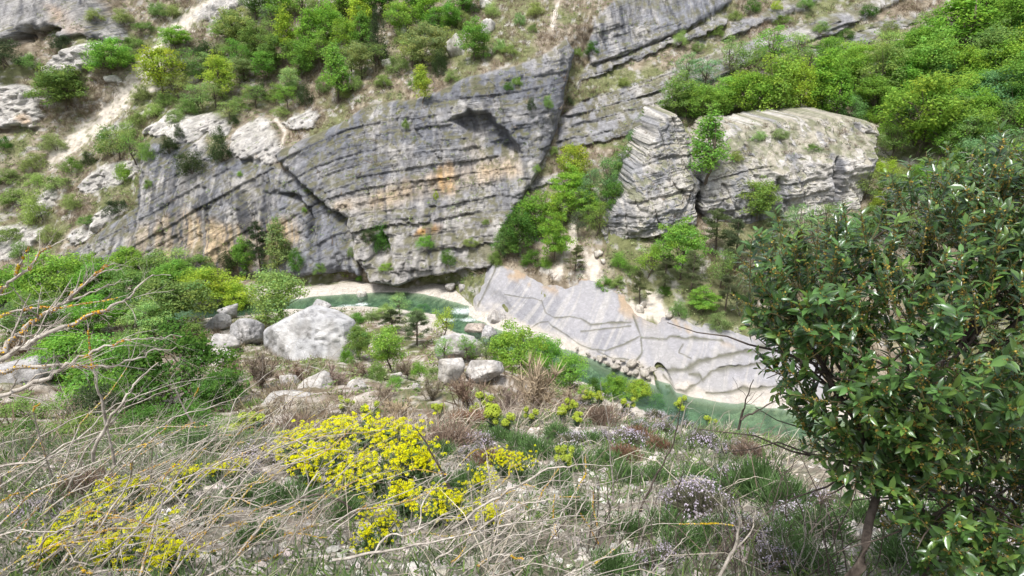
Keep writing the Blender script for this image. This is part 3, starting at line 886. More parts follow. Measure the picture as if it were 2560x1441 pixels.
# ================================================================= VEGETATION: materials
def leaf_material(name, trans=0.35, use_obj=True, gloss=0.0, rough=0.5):
    m, t, b = new_mat(name)
    L = t.links.new
    t.nodes.remove(b)
    out = t.nodes['Material Output']
    at = N(t, 'ShaderNodeAttribute', attribute_name='Col')
    src = at.outputs['Color']
    if use_obj:
        oi = N(t, 'ShaderNodeObjectInfo')
        mu = N(t, 'ShaderNodeMix', data_type='RGBA', blend_type='MULTIPLY')
        mu.inputs[0].default_value = 1.0
        L(oi.outputs['Color'], mu.inputs[6])
        L(at.outputs['Color'], mu.inputs[7])
        src = mu.outputs[2]
    d = N(t, 'ShaderNodeBsdfDiffuse')
    tr = N(t, 'ShaderNodeBsdfTranslucent')
    mx = N(t, 'ShaderNodeMixShader')
    mx.inputs[0].default_value = trans
    L(src, d.inputs['Color'])
    L(src, tr.inputs['Color'])
    L(d.outputs[0], mx.inputs[1])
    L(tr.outputs[0], mx.inputs[2])
    last = mx
    if gloss:
        g = N(t, 'ShaderNodeBsdfGlossy', Roughness=rough, Color=(0.9, 0.95, 1, 1))
        fr = N(t, 'ShaderNodeFresnel', IOR=1.45)
        ml = N(t, 'ShaderNodeMath', operation='MULTIPLY')
        ml.inputs[1].default_value = gloss
        L(fr.outputs[0], ml.inputs[0])
        m2 = N(t, 'ShaderNodeMixShader')
        L(ml.outputs[0], m2.inputs[0])
        L(mx.outputs[0], m2.inputs[1])
        L(g.outputs[0], m2.inputs[2])
        last = m2
    L(last.outputs[0], out.inputs['Surface'])
    return m


MAT_LEAF = leaf_material('tree_leaves', 0.5)
MAT_STICK = leaf_material('bare_twigs', 0.0)
MAT_TUFT = leaf_material('undergrowth', 0.25, use_obj=False)


def bark_material(name, c0, c1, scale=6.0):
    m, t, b = new_mat(name)
    L = t.links.new
    tc = N(t, 'ShaderNodeTexCoord')
    no = N(t, 'ShaderNodeTexNoise', Scale=scale, Detail=6.0, Roughness=0.7)
    L(tc.outputs['Object'], no.inputs['Vector'])
    cr = N(t, 'ShaderNodeValToRGB')
    cr.color_ramp.elements[0].position = 0.35
    cr.color_ramp.elements[1].position = 0.65
    cr.color_ramp.elements[0].color = c0 + (1,)
    cr.color_ramp.elements[1].color = c1 + (1,)
    L(no.outputs[0], cr.inputs[0])
    L(cr.outputs[0], b.inputs['Base Color'])
    b.inputs['Roughness'].default_value = 0.95
    b.inputs['Specular IOR Level'].default_value = 0.1
    bp = N(t, 'ShaderNodeBump', Strength=0.5, Distance=0.02)
    L(no.outputs[0], bp.inputs['Height'])
    L(bp.outputs[0], b.inputs['Normal'])
    return m


MAT_BARK = bark_material('tree_bark', (0.06, 0.05, 0.04), (0.16, 0.13, 0.10))


# ================================================================= geometry kit for plants
class Geo:
    """collects triangles and quads with colours, built as one mesh"""
    def __init__(self):
        self.v, self.f, self.c, self.n = [], [], [], 0

    def add(self, v, f, c):
        v = np.asarray(v, float).reshape(-1, 3)
        f = np.asarray(f, int)
        if f.shape[1] == 3:
            f = np.hstack([f, f[:, 2:3]])
        self.v.append(v)
        self.f.append(f + self.n)
        c = np.asarray(c, float)
        self.c.append(np.broadcast_to(c, (len(v), 3)))
        self.n += len(v)

    def tube(self, pts, rad, sides=5, c=(1, 1, 1)):
        pts = np.asarray(pts, float)
        rad = np.broadcast_to(np.asarray(rad, float), (len(pts),))
        tan = np.gradient(pts, axis=0)
        tan /= np.linalg.norm(tan, axis=1, keepdims=True) + 1e-9
        ref = np.array([0.31, 0.17, 0.93]) if abs(tan[:, 2]).mean() < 0.8 else np.array([1.0, 0.1, 0.0])
        u = np.cross(tan, ref)
        u /= np.linalg.norm(u, axis=1, keepdims=True) + 1e-9
        w_ = np.cross(tan, u)
        a = np.linspace(0, 2 * np.pi, sides, endpoint=False)
        ring = pts[:, None] + rad[:, None, None] * (np.cos(a)[None, :, None] * u[:, None] + np.sin(a)[None, :, None] * w_[:, None])
        n = len(pts)
        i, j = np.meshgrid(np.arange(n - 1), np.arange(sides), indexing='ij')
        j2 = (j + 1) % sides
        F = np.stack([i * sides + j, i * sides + j2, (i + 1) * sides + j2, (i + 1) * sides + j], -1).reshape(-1, 4)
        cc = np.asarray(c, float)
        if cc.ndim == 2:
            cc = np.repeat(cc, sides, 0)
        self.add(ring.reshape(-1, 3), F, cc)

    def leaves(self, P, Nrm, size, c, aspect=1.6, along=None, r=None):
        """a rhombic leaf at each point"""
        r = r or rng
        n = len(P)
        Nrm = Nrm / (np.linalg.norm(Nrm, axis=1, keepdims=True) + 1e-9)
        a = r.normal(size=(n, 3)) if along is None else along
        u = a - (a * Nrm).sum(1, keepdims=True) * Nrm
        u /= np.linalg.norm(u, axis=1, keepdims=True) + 1e-9
        w_ = np.cross(Nrm, u)
        s = np.broadcast_to(np.asarray(size, float), (n,))[:, None]
        q = np.stack([P - u * s * 0.5 * aspect, P + w_ * s * 0.5 + Nrm * s * 0.08, P + u * s * 0.5 * aspect, P - w_ * s * 0.5 + Nrm * s * 0.08], 1)
        F = np.arange(n * 4).reshape(n, 4)
        self.add(q.reshape(-1, 3), F, np.repeat(np.broadcast_to(np.asarray(c, float), (n, 3)), 4, 0))

    def blades(self, P, D, width, c, c2=None, bend=0.0, r=None, simple=False):
        """a thin blade (triangle pair, bent) from each point along D"""
        r = r or rng
        n = len(P)
        side = np.cross(D, r.normal(size=(n, 3)))
        side /= np.linalg.norm(side, axis=1, keepdims=True) + 1e-9
        wd = np.broadcast_to(np.asarray(width, float), (n,))[:, None]
        ln = np.linalg.norm(D, axis=1, keepdims=True)
        if simple:
            q = np.stack([P - side * wd * 0.5, P + side * wd * 0.5, P + D], 1)
            self.add(q.reshape(-1, 3), np.arange(n * 3).reshape(n, 3), np.repeat(np.broadcast_to(np.asarray(c, float), (n, 3)), 3, 0))
            return
        mid = P + D * 0.55 + np.array([0, 0, 0.06]) * ln * bend
        tip = P + D - np.array([0, 0, 0.25]) * ln * bend
        q = np.stack([P - side * wd * 0.5, P + side * wd * 0.5, mid + side * wd * 0.42, mid - side * wd * 0.42, tip + side * wd * 0.12, tip - side * wd * 0.12], 1)
        b = np.arange(n)[:, None] * 6
        F = np.concatenate([b + np.array([[0, 1, 2, 3]]), b + np.array([[3, 2, 4, 5]])], 0)
        c = np.broadcast_to(np.asarray(c, float), (n, 3))
        c2 = c if c2 is None else np.broadcast_to(np.asarray(c2, float), (n, 3))
        self.add(q.reshape(-1, 3), F, np.stack([c, c, c, c, c2, c2], 1).reshape(-1, 3))

    def mesh(self, name, mat, smooth=False):
        V, F, C = np.concatenate(self.v), np.concatenate(self.f), np.concatenate(self.c)
        tri = F[:, 2] == F[:, 3]
        if tri.all():
            return make_mesh(name, V, F[:, :3], mat, C, smooth)
        if tri.any():
            F = np.concatenate([F[~tri], F[tri]])
            k = int((~tri).sum())
            me = make_mesh(name, V, F[:k], mat, C, smooth)
            return me
        return make_mesh(name, V, F, mat, C, smooth)


def unit(n, r):
    a = r.normal(size=(n, 3))
    return a / np.linalg.norm(a, axis=1, keepdims=True)


def bent_line(a, b, n, wob, r):
    t = np.linspace(0, 1, n)[:, None]
    p = a * (1 - t) + b * t
    off = np.cumsum(r.normal(size=(n, 3)), 0) * wob * np.linalg.norm(b - a) / n
    off -= t * off[-1]
    return p + off


# ---------------------------------------------------------------- tree kinds (unit height 1)
def proto_broadleaf(seed, spread=0.36, low=0.12, flat=0.8, nclu=72, per=92, leaf=0.0185, tiers=False, sparse=0.0, taper=0.45):
    r = np.random.default_rng(seed)
    g, tk = Geo(), Geo()
    cz, rz = (1 + low) / 2, (1 - low) / 2
    u = unit(nclu, r)
    rad = r.uniform(0.15, 1.0, nclu) ** 0.5
    lobes = 1 + 0.45 * (fbm(u[:, 0] * 1.9 + seed, u[:, 1] * 1.9, u[:, 2] * 1.9, 2, seed) - 0.5) * 2
    cen = u * rad[:, None] * lobes[:, None] * np.array([spread, spread, rz * 0.90]) + np.array([0, 0, cz])
    top = sstep(0.0, 1.0, (cen[:, 2] - low) / (1 - low))
    cen[:, :2] *= (1.15 - taper * top)[:, None]
    if tiers:
        cen[:, 2] = np.round(cen[:, 2] * 9) / 9 + r.normal(size=nclu) * 0.02
    cr = r.uniform(0.055, 0.115, nclu) * (spread / 0.36) ** 0.5
    wob = r.normal(size=2) * 0.04
    tpts = np.array([[0, 0, -0.03], [wob[0] * 0.3, wob[1] * 0.3, low * 0.5 + 0.05], [wob[0], wob[1], low + 0.1], [wob[0] * 1.5, wob[1] * 1.5, cz], [wob[0], wob[1], cz + rz * 0.6]])
    tk.tube(tpts, [0.022, 0.017, 0.014, 0.009, 0.004], 6)
    for i in np.argsort(-rad)[:20]:
        k = r.uniform(0.25, 0.85)
        st = tpts[1] * (1 - k) + tpts[3] * k
        tk.tube(bent_line(st, cen[i] * 0.92 + st * 0.08, 5, 0.25, r), np.linspace(0.008, 0.0022, 5), 4)
    for i in range(nclu):
        if r.random() < sparse:
            continue
        n = int(per * (cr[i] / 0.085) ** 2 * r.uniform(0.7, 1.2))
        o = unit(n, r) * r.uniform(0.2, 1.0, (n, 1)) ** 0.5
        ragged = 1 + 0.9 * (noise(o[:, 0] * 3 + i, o[:, 1] * 3, o[:, 2] * 3, seed) - 0.5)
        p = cen[i] + o * cr[i] * ragged[:, None] * np.array([1.2, 1.2, flat if not tiers else 0.42])
        p += r.normal(size=p.shape) * 0.012
        nr = o * 0.7 + np.array([0, 0, 0.65]) + r.normal(size=(n, 3)) * 0.5
        v = r.uniform(0.68, 1.3, n) * (0.88 + 0.24 * r.random())
        hue = r.normal(size=n) * 0.06 + r.normal() * 0.05
        c = np.stack([v * (1 + hue), v, v * (1 - hue)], 1)
        g.leaves(p, nr, leaf * r.uniform(0.6, 1.4, n), c, 1.5, r=r)
    return g.mesh('crown', MAT_LEAF), tk.mesh('trunk', MAT_BARK)


def proto_pine(seed, spread=0.26, low=0.3):
    r = np.random.default_rng(seed)
    g, tk = Geo(), Geo()
    lean = r.normal(size=2) * 0.05
    tp = np.array([[0, 0, -0.03], [lean[0] * 0.5, lean[1] * 0.5, 0.4], [lean[0], lean[1], 0.97]])
    tk.tube(tp, [0.020, 0.014, 0.004], 6)
    for i in range(26):
        z = low + (0.97 - low) * (i + r.random()) / 26
        a = r.uniform(0, 6.283)
        ln = spread * (1.15 - 0.85 * (z - low) / (1 - low)) * r.uniform(0.5, 1.15)
        st = np.array([lean[0] * z, lean[1] * z, z])
        en = st + np.array([math.cos(a) * ln, math.sin(a) * ln, ln * r.uniform(-0.05, 0.35)])
        tk.tube(bent_line(st, en, 4, 0.2, r), [0.006, 0.004, 0.003, 0.0015], 3)
        for k in range(4):
            t = r.uniform(0.45, 1.05)
            cc = st * (1 - t) + en * t
            n = 42
            o = unit(n, r)
            p = cc + o * r.uniform(0.2, 1, (n, 1)) * np.array([0.055, 0.055, 0.022])
            v = r.uniform(0.7, 1.25, n)
            g.blades(p, (o + np.array([0, 0, 0.5])) * 0.03, 0.007, np.stack([v, v, v], 1), r=r)
    return g.mesh('crown', MAT_LEAF), tk.mesh('trunk', MAT_BARK)


def proto_dense(seed, wide=0.55, per=105, leaf=0.024):
    """round evergreen or leafy bush reaching the ground"""
    r = np.random.default_rng(seed)
    g, tk = Geo(), Geo()
    nclu = 40
    u = unit(nclu, r)
    u[:, 2] = np.abs(u[:, 2]) * 1.0 - 0.12
    cen = u * r.uniform(0.45, 0.9, (nclu, 1)) * np.array([wide, wide, 0.82]) + np.array([0, 0, 0.12])
    for i in range(nclu):
        n = int(per * r.uniform(0.7, 1.3))
        o = unit(n, r)
        p = cen[i] + o * r.uniform(0.3, 1.1, (n, 1)) * 0.17 * r.uniform(0.6, 1.3)
        v = r.uniform(0.68, 1.3, n) * r.uniform(0.85, 1.15)
        g.leaves(p, o * 0.7 + np.array([0, 0, 0.5]) + r.normal(size=(n, 3)) * 0.5, leaf * r.uniform(0.7, 1.3, n), np.stack([v, v, v], 1), 1.5, r=r)
    for i in range(7):
        tk.tube(bent_line(np.array([0, 0, -0.05]), cen[i], 4, 0.2, r), [0.014, 0.01, 0.007, 0.003], 4)
    return g.mesh('crown', MAT_LEAF), tk.mesh('stem', MAT_BARK)


def proto_bare(seed, n0=16, wide=0.6):
    """leafless bush: forking twigs, with its stems"""
    r = np.random.default_rng(seed)
    g, tk = Geo(), Geo()
    for i in range(n0):
        a, e = r.uniform(0, 6.283), r.uniform(0.15, 1.0)
        d = np.array([math.cos(a) * wide * e, math.sin(a) * wide * e, 1.0 - 0.45 * e])
        d *= r.uniform(0.5, 1.0)
        line = bent_line(np.array([r.normal() * 0.03, r.normal() * 0.03, -0.03]), d, 6, 0.3, r)
        tk.tube(line, np.linspace(0.011, 0.003, 6), 3)
        for k in range(9):
            t = r.uniform(0.25, 0.98) * 5
            j = min(int(t), 4)
            st = line[j] * (1 - (t - j)) + line[j + 1] * (t - j)
            m = 9
            dd = (d / np.linalg.norm(d))[None] * 0.5 + unit(m, r) * 0.75 + np.array([0, 0, 0.2])
            v = r.uniform(0.6, 1.4, m)
            g.blades(np.repeat(st[None], m, 0), dd * r.uniform(0.08, 0.24, (m, 1)), 0.010, np.stack([v, v, v], 1), r=r)
    return g.mesh('twigs', MAT_STICK), tk.mesh('stem', MAT_BARK)


PROTO = {
    'round': [proto_broadleaf(300 + i) for i in range(5)],
    'tall': [proto_broadleaf(310 + i, spread=0.25, low=0.06, nclu=80, per=80, taper=0.75) for i in range(4)],
    'wide': [proto_broadleaf(320 + i, spread=0.52, low=0.12, flat=0.7, nclu=90, per=80, leaf=0.022) for i in range(4)],
    'tier': [proto_broadleaf(330 + i, spread=0.40, low=0.12, tiers=True, nclu=80, per=92, leaf=0.019) for i in range(3)],
    'thin': [proto_broadleaf(340 + i, spread=0.36, low=0.15, nclu=64, per=50, leaf=0.0165, sparse=0.12) for i in range(4)],
    'pine': [proto_pine(350 + i) for i in range(3)],
    'bush': [proto_dense(360 + i) for i in range(3)],
    'ever': [proto_dense(370 + i, wide=0.42, per=120, leaf=0.021) for i in range(3)],
    'bare': [proto_bare(380 + i) for i in range(3)],
}
LEAFC = {  # leaf colours
    'lime': (0.360, 0.480, 0.070), 'bright': (0.250, 0.425, 0.072), 'green': (0.190, 0.370, 0.062), 'mid': (0.195, 0.310, 0.085), 'deep': (0.100, 0.210, 0.045),
    'olive': (0.265, 0.345, 0.115), 'pale': (0.305, 0.440, 0.150), 'blue': (0.195, 0.350, 0.135), 'dark': (0.070, 0.105, 0.046), 'yellow': (0.380, 0.490, 0.075),
    'pine': (0.145, 0.185, 0.090), 'brown': (0.220, 0.165, 0.122), 'grey': (0.26, 0.22, 0.18), 'straw': (0.38, 0.32, 0.23),
}
WORD = {'lime': 'yellow-green', 'bright': 'bright green', 'green': 'fresh green', 'mid': 'dull green', 'deep': 'deep green', 'olive': 'olive green', 'pale': 'pale green',
        'blue': 'blue-green', 'dark': 'dark evergreen', 'yellow': 'yellowish', 'pine': 'grey-green', 'brown': 'brown leafless', 'grey': 'grey-brown leafless', 'straw': 'straw-coloured leafless'}
NAME = {'round': 'tree', 'tall': 'tree', 'wide': 'tree', 'tier': 'tree', 'thin': 'tree', 'pine': 'pine_tree', 'bush': 'bush', 'ever': 'evergreen_bush', 'bare': 'bare_shrub'}
CATG = {'pine_tree': 'pine tree', 'tree': 'tree', 'bush': 'bush', 'evergreen_bush': 'bush', 'bare_shrub': 'shrub'}
SHAPE = {'round': 'rounded', 'tall': 'tall slender', 'wide': 'broad spreading', 'tier': 'layered', 'thin': 'thin airy', 'pine': 'open', 'bush': 'low', 'ever': 'dense', 'bare': 'twiggy'}
WIDTH = {'round': 0.80, 'tall': 0.56, 'wide': 1.15, 'tier': 0.9, 'thin': 0.80, 'pine': 0.55, 'bush': 1.25, 'ever': 1.0, 'bare': 1.2}


def hit_ground(px, py):
    d = ray(px, py)
    ys = np.arange(1.5, 140, 0.25)
    X, Z = d[0] / d[1] * ys, CAM_Z + d[2] / d[1] * ys
    g = ground_z(X, ys, rough=False) - Z
    k = int(np.argmax(g > 0))
    if g[k] <= 0:
        return at_y(px, py, 110)
    return np.array([X[k], ys[k], Z[k]])


def surf(px, py, s):
    if s == 'g':
        return hit_ground(px, py)
    if s == 'w':
        return hit_wall(px, py, wall_y)
    if isinstance(s, (int, float)):          # a known distance
        return at_y(px, py, s)
    d = ray(px, py)                           # an outcrop's face
    ys = np.arange(95, 150, 0.25)
    X, Z = d[0] / d[1] * ys, CAM_Z + d[2] / d[1] * ys
    k = int(np.argmax(ys - s(X, Z) > 0))
    return np.array([X[k], ys[k], Z[k]])


_count = {}


def plant(kind, px, top, base, colour, s, wpx=None, label=None, group=None, jitter=True):
    p = surf(px, base, s)
    dist = math.sqrt(p[0] ** 2 + p[1] ** 2 + (p[2] - CAM_Z) ** 2)
    el = math.asin((CAM_Z - p[2]) / dist)
    h = (base - top) * dist / FPX / max(0.7, math.cos(el))
    if kind == 'bush' or kind == 'bare':
        h *= 0.9
    wd = (wpx * dist / FPX) if wpx else h * WIDTH[kind]
    k = _count.get(kind, 0)
    _count[kind] = k + 1
    crown, trunk = PROTO[kind][k % len(PROTO[kind])]
    nm = NAME[kind]
    f = wd / (h * WIDTH[kind])
    o = empty(nm, (p[0], p[1], p[2] - 0.02 * h), random.uniform(0, 6.28), (h * f, h * f, h))
    a = link('twigs' if kind == 'bare' else 'crown', crown, o)
    j = random.uniform(0.88, 1.14)
    c = LEAFC[colour]
    a.color = (c[0] * j * random.uniform(0.92, 1.1), c[1] * j, c[2] * j * random.uniform(0.85, 1.15), 1)
    a['kind'] = 'stuff'
    link('trunk' if kind not in ('bush', 'ever', 'bare') else 'stem', trunk, o)
    tag(o, label, CATG[nm], group)
    return o

# ================================================================= TREES AND BUSHES: region, words for where it is, list of (kind, px, top, base, colour, width px, own label)
W, G = 'w', 'g'
REGIONS = [
    ('trees on the upper far slope', 'on upper slope beside the scree', W, [
        ('round', 408, 128, 240, 'lime', 105, 'yellow-green rounded tree standing right beside the pale scree chute'), ('round', 556, 148, 246, 'yellow', 80), ('wide', 440, 76, 122, 'bright', 75), ('ever', 520, 98, 156, 'dark', 75),
        ('wide', 592, 34, 112, 'olive', 100), ('round', 648, 70, 150, 'mid', 80), ('round', 610, 150, 205, 'olive', 70), ('bush', 650, 188, 244, 'dark', 50), ('thin', 500, 215, 285, 'pale', 80), ('bush', 470, 238, 286, 'mid', 80),
        ('bush', 620, 100, 140, 'pale', 60), ('bush', 560, 90, 140, 'olive', 60), ('bush', 690, 200, 250, 'mid', 70), ('thin', 540, 210, 270, 'olive', 70), ('bush', 600, 235, 275, 'mid', 70), ('bush', 420, 220, 262, 'mid', 60), ('bush', 355, 205, 250, 'olive', 55),
        ('bush', 490, 150, 195, 'mid', 70), ('bush', 625, 200, 238, 'olive', 50), ('thin', 470, 130, 200, 'mid', 75), ('thin', 600, 110, 185, 'green', 75), ('round', 660, 130, 205, 'green', 70), ('thin', 640, 215, 270, 'mid', 70), ('thin', 575, 255, 300, 'olive', 60), ('thin', 450, 190, 250, 'olive', 70), ('thin', 525, 140, 190, 'pale', 60), ('thin', 680, 60, 120, 'olive', 60), ('thin', 720, 215, 275, 'green', 60), ('bush', 390, 255, 290, 'pale', 60), ('thin', 560, 60, 110, 'green', 70), ('bush', 440, 270, 305, 'olive', 50)]),
    ('trees on the upper far slope', 'in the wood along the top', W, [
        ('tall', 722, 40, 150, 'lime', 70), ('tall', 780, 30, 150, 'bright', 80), ('tall', 845, 122, 256, 'bright', 82, 'tall bright green tree standing alone on the cliff edge'), ('round', 690, 90, 172, 'mid', 75), ('round', 755, 105, 195, 'green', 85),
        ('round', 820, 20, 120, 'bright', 80), ('round', 872, 55, 150, 'bright', 80), ('tall', 905, -20, 90, 'lime', 70), ('tall', 912, 40, 135, 'green', 70), ('ever', 765, 195, 262, 'dark', 44), ('round', 725, 170, 245, 'pale', 60), ('ever', 950, 10, 165, 'dark', 55, 'tall dark evergreen among the bright trees along the top'),
        ('round', 1000, 8, 96, 'bright', 72), ('round', 1066, -10, 78, 'bright', 88), ('wide', 1124, 10, 80, 'green', 70), ('wide', 1066, 66, 172, 'olive', 125, 'broad olive green tree below the white boulders on the slope'), ('ever', 1100, 108, 192, 'dark', 50),
        ('round', 1186, 56, 152, 'green', 90, 'fresh green rounded tree leaning before a white boulder'), ('tall', 1056, 160, 256, 'lime', 58, 'small yellow-green tree with bare trunk on the cliff rim'), ('round', 905, 110, 200, 'olive', 70), ('bush', 1000, 120, 180, 'olive', 80), ('bush', 960, 180, 215, 'mid', 60),
        ('bush', 1298, 26, 62, 'blue', 40), ('bush', 1332, 50, 80, 'mid', 30), ('bush', 1230, 0, 40, 'pale', 60), ('round', 700, -30, 60, 'bright', 80), ('round', 640, -30, 50, 'mid', 70), ('tall', 860, -40, 60, 'bright', 70), ('round', 960, -50, 40, 'deep', 70), ('round', 1160, -40, 40, 'green', 80),
        ('bush', 810, 180, 230, 'mid', 50), ('bush', 700, 255, 290, 'olive', 60), ('bush', 890, 180, 225, 'pale', 60), ('bush', 1130, 165, 205, 'olive', 50), ('bush', 1010, 60, 110, 'olive', 60), ('bush', 1250, 90, 130, 'pale', 50), ('bush', 1160, 20, 70, 'olive', 60), ('bush', 740, -10, 40, 'olive', 60), ('thin', 800, 90, 180, 'bright', 80), ('thin', 880, 120, 200, 'olive', 70), ('thin', 1030, 100, 170, 'pale', 80), ('thin', 1130, 70, 130, 'olive', 70), ('round', 930, -30, 60, 'green', 80), ('round', 1030, -40, 50, 'green', 80), ('thin', 760, -30, 50, 'green', 80), ('thin', 1210, 90, 145, 'olive', 60), ('thin', 940, 110, 180, 'mid', 70), ('thin', 800, -20, 60, 'olive', 70), ('bush', 860, 205, 245, 'olive', 60), ('bush', 1040, 180, 215, 'mid', 60), ('thin', 1080, 30, 100, 'green', 70), ('thin', 690, 20, 90, 'mid', 70), ('bush', 1275, 100, 135, 'olive', 60), ('bush', 1340, 0, 40, 'olive', 60)]),
    ('bushes on the left slope', 'on slope below the corner cliff', W, [
        ('wide', 280, 116, 190, 'green', 105, 'fresh green spreading tree below the pale crag of the corner cliff'), ('wide', 165, 186, 272, 'mid', 125), ('bush', 20, 100, 166, 'dark', 95), ('bush', 80, 128, 168, 'mid', 60), ('ever', 155, 84, 122, 'dark', 50),
        ('bush', 328, 296, 352, 'pale', 70), ('bush', 280, 306, 380, 'mid', 80), ('ever', 226, 378, 412, 'dark', 44), ('bush', 180, 380, 430, 'mid', 60), ('bush', 315, 400, 452, 'bright', 56), ('bush', 100, 468, 552, 'pale', 80), ('bush', 300, 486, 528, 'dark', 80), ('bush', 140, 330, 375, 'olive', 70),
        ('bush', 130, 560, 600, 'olive', 60), ('bush', 10, 330, 375, 'deep', 40), ('bush', 370, 350, 400, 'mid', 50), ('bush', 240, 20, 52, 'olive', 50), ('bush', 360, 48, 76, 'mid', 60), ('bush', 400, 5, 40, 'mid', 70), ('bush', 330, 120, 150, 'olive', 40), ('bush', 215, 530, 560, 'mid', 50), ('bush', 60, 600, 640, 'mid', 60), ('bush', 20, 420, 460, 'olive', 70), ('bush', 350, 270, 310, 'olive', 55), ('thin', 300, 330, 400, 'olive', 80), ('thin', 340, 340, 410, 'mid', 70), ('bush', 90, 380, 420, 'olive', 80), ('bush', 40, 470, 510, 'mid', 80), ('bush', 150, 430, 470, 'olive', 80), ('bush', 310, 20, 60, 'olive', 60), ('bush', 430, 10, 40, 'olive', 60), ('bush', 20, 560, 600, 'olive', 80), ('bush', 180, 480, 520, 'olive', 60), ('bush', 90, 430, 465, 'pale', 60), ('bush', 340, 85, 120, 'mid', 60)]),
    ('bushes on the left cliff', 'on the ledges of the left cliff', W, [
        ('ever', 424, 334, 382, 'dark', 52), ('ever', 480, 364, 432, 'dark', 84), ('ever', 556, 308, 400, 'dark', 62), ('bush', 450, 300, 345, 'dark', 30), ('bush', 585, 285, 310, 'dark', 34), ('bush', 375, 440, 470, 'mid', 30), ('bush', 600, 425, 440, 'bright', 20), ('bush', 760, 515, 530, 'bright', 20), ('bush', 770, 465, 480, 'mid', 30)]),
    ('bushes on the central cliff', 'on the face of the central cliff', W, [
        ('bush', 952, 536, 622, 'deep', 80, 'large deep green bush hanging over the shallow cave'), ('bush', 920, 560, 606, 'dark', 50), ('bush', 1062, 568, 616, 'green', 60), ('bush', 1120, 612, 658, 'deep', 60), ('bush', 1090, 470, 500, 'lime', 20), ('bush', 1290, 180, 215, 'mid', 40), ('bush', 1270, 200, 225, 'deep', 36), ('bush', 1330, 235, 275, 'dark', 34), ('bush', 1015, 285, 320, 'mid', 26),
        ('bush', 1215, 545, 560, 'mid', 30), ('bush', 880, 610, 640, 'mid', 30), ('bush', 1340, 400, 430, 'pale', 30), ('bush', 1370, 230, 270, 'mid', 40), ('bush', 1180, 590, 612, 'olive', 60), ('bush', 1420, 230, 262, 'dark', 34), ('bush', 1385, 360, 385, 'mid', 36)]),
    ('trees in the gully', 'in gully beside the rock tower', W, [
        ('round', 1435, 350, 470, 'lime', 95, 'yellow-green rounded tree at the head of the gully'), ('tier', 1425, 410, 540, 'bright', 105), ('round', 1335, 480, 600, 'green', 110), ('tier', 1385, 522, 655, 'green', 90, 'layered fresh green tree at the foot of the gully'), ('round', 1295, 520, 640, 'deep', 100), ('wide', 1262, 560, 645, 'mid', 80), ('thin', 1472, 420, 545, 'blue', 80), ('thin', 1515, 385, 510, 'blue', 80),
        ('thin', 1552, 355, 450, 'mid', 75), ('round', 1530, 450, 540, 'deep', 70), ('round', 1592, 318, 400, 'blue', 60), ('thin', 1490, 500, 595, 'mid', 80), ('round', 1395, 470, 570, 'bright', 90), ('thin', 1620, 300, 360, 'green', 50), ('bush', 1330, 610, 665, 'deep', 80), ('bush', 1240, 600, 660, 'mid', 50), ('thin', 1445, 520, 600, 'pine', 50), ('pine', 1437, 614, 678, 'pine', 55, 'small lone pine on the pale dirt path above the slab'), ('bush', 1365, 630, 668, 'bright', 50), ('tier', 1470, 470, 560, 'bright', 80), ('round', 1545, 400, 470, 'mid', 60)]),
    ('trees behind the long outcrop', 'in front row behind long outcrop', W, [
        ('round', 1690, 190, 300, 'mid', 95), ('round', 1745, 210, 305, 'bright', 95), ('round', 1790, 225, 310, 'bright', 90), ('round', 1862, 180, 305, 'bright', 120), ('round', 1935, 150, 305, 'bright', 125), ('round', 1990, 170, 300, 'lime', 90), ('tall', 2045, 150, 295, 'bright', 95), ('tall', 2090, 190, 300, 'green', 75), ('bush', 2120, 230, 305, 'blue', 90), ('bush', 2165, 265, 310, 'bright', 70), ('round', 1715, 235, 300, 'pale', 60), ('bush', 1665, 240, 290, 'mid', 60)]),
    ('trees behind the long outcrop', 'in back row behind long outcrop', W, [
        ('thin', 1762, 148, 230, 'blue', 80), ('thin', 1832, 98, 195, 'pale', 90), ('thin', 1920, 82, 180, 'green', 100), ('thin', 1985, 92, 180, 'pale', 80), ('round', 2060, 100, 190, 'green', 80), ('thin', 2120, 110, 200, 'bright', 80), ('thin', 1870, 120, 210, 'mid', 80), ('thin', 1715, 140, 215, 'blue', 70), ('thin', 2010, 130, 210, 'mid', 70)]),
    ('trees on the right wooded slope', 'on the right wooded slope', W, [
        ('round', 2292, 205, 395, 'bright', 165, 'largest bright green tree, halfway up the wooded slope on the right'), ('round', 2195, 130, 265, 'mid', 110), ('round', 2310, 115, 245, 'bright', 120), ('round', 2395, 140, 245, 'bright', 95), ('tall', 2385, 5, 150, 'green', 130), ('round', 2500, 20, 165, 'green', 130), ('round', 2550, 60, 190, 'deep', 110), ('round', 2455, 100, 220, 'mid', 100), ('wide', 2475, 200, 305, 'blue', 110), ('round', 2435, 250, 345, 'green', 100),
        ('round', 2530, 170, 300, 'green', 110), ('thin', 2500, 270, 370, 'mid', 100), ('wide', 2440, 362, 455, 'blue', 130), ('wide', 2385, 430, 510, 'blue', 110), ('bush', 2260, 410, 490, 'olive', 90), ('bush', 2205, 380, 440, 'lime', 80), ('round', 2370, 250, 350, 'mid', 100), ('round', 2250, 150, 260, 'green', 90), ('thin', 2350, 320, 410, 'green', 90), ('thin', 2520, 350, 440, 'blue', 100), ('tall', 2430, -60, 80, 'bright', 100), ('round', 2560, -40, 90, 'green', 110),
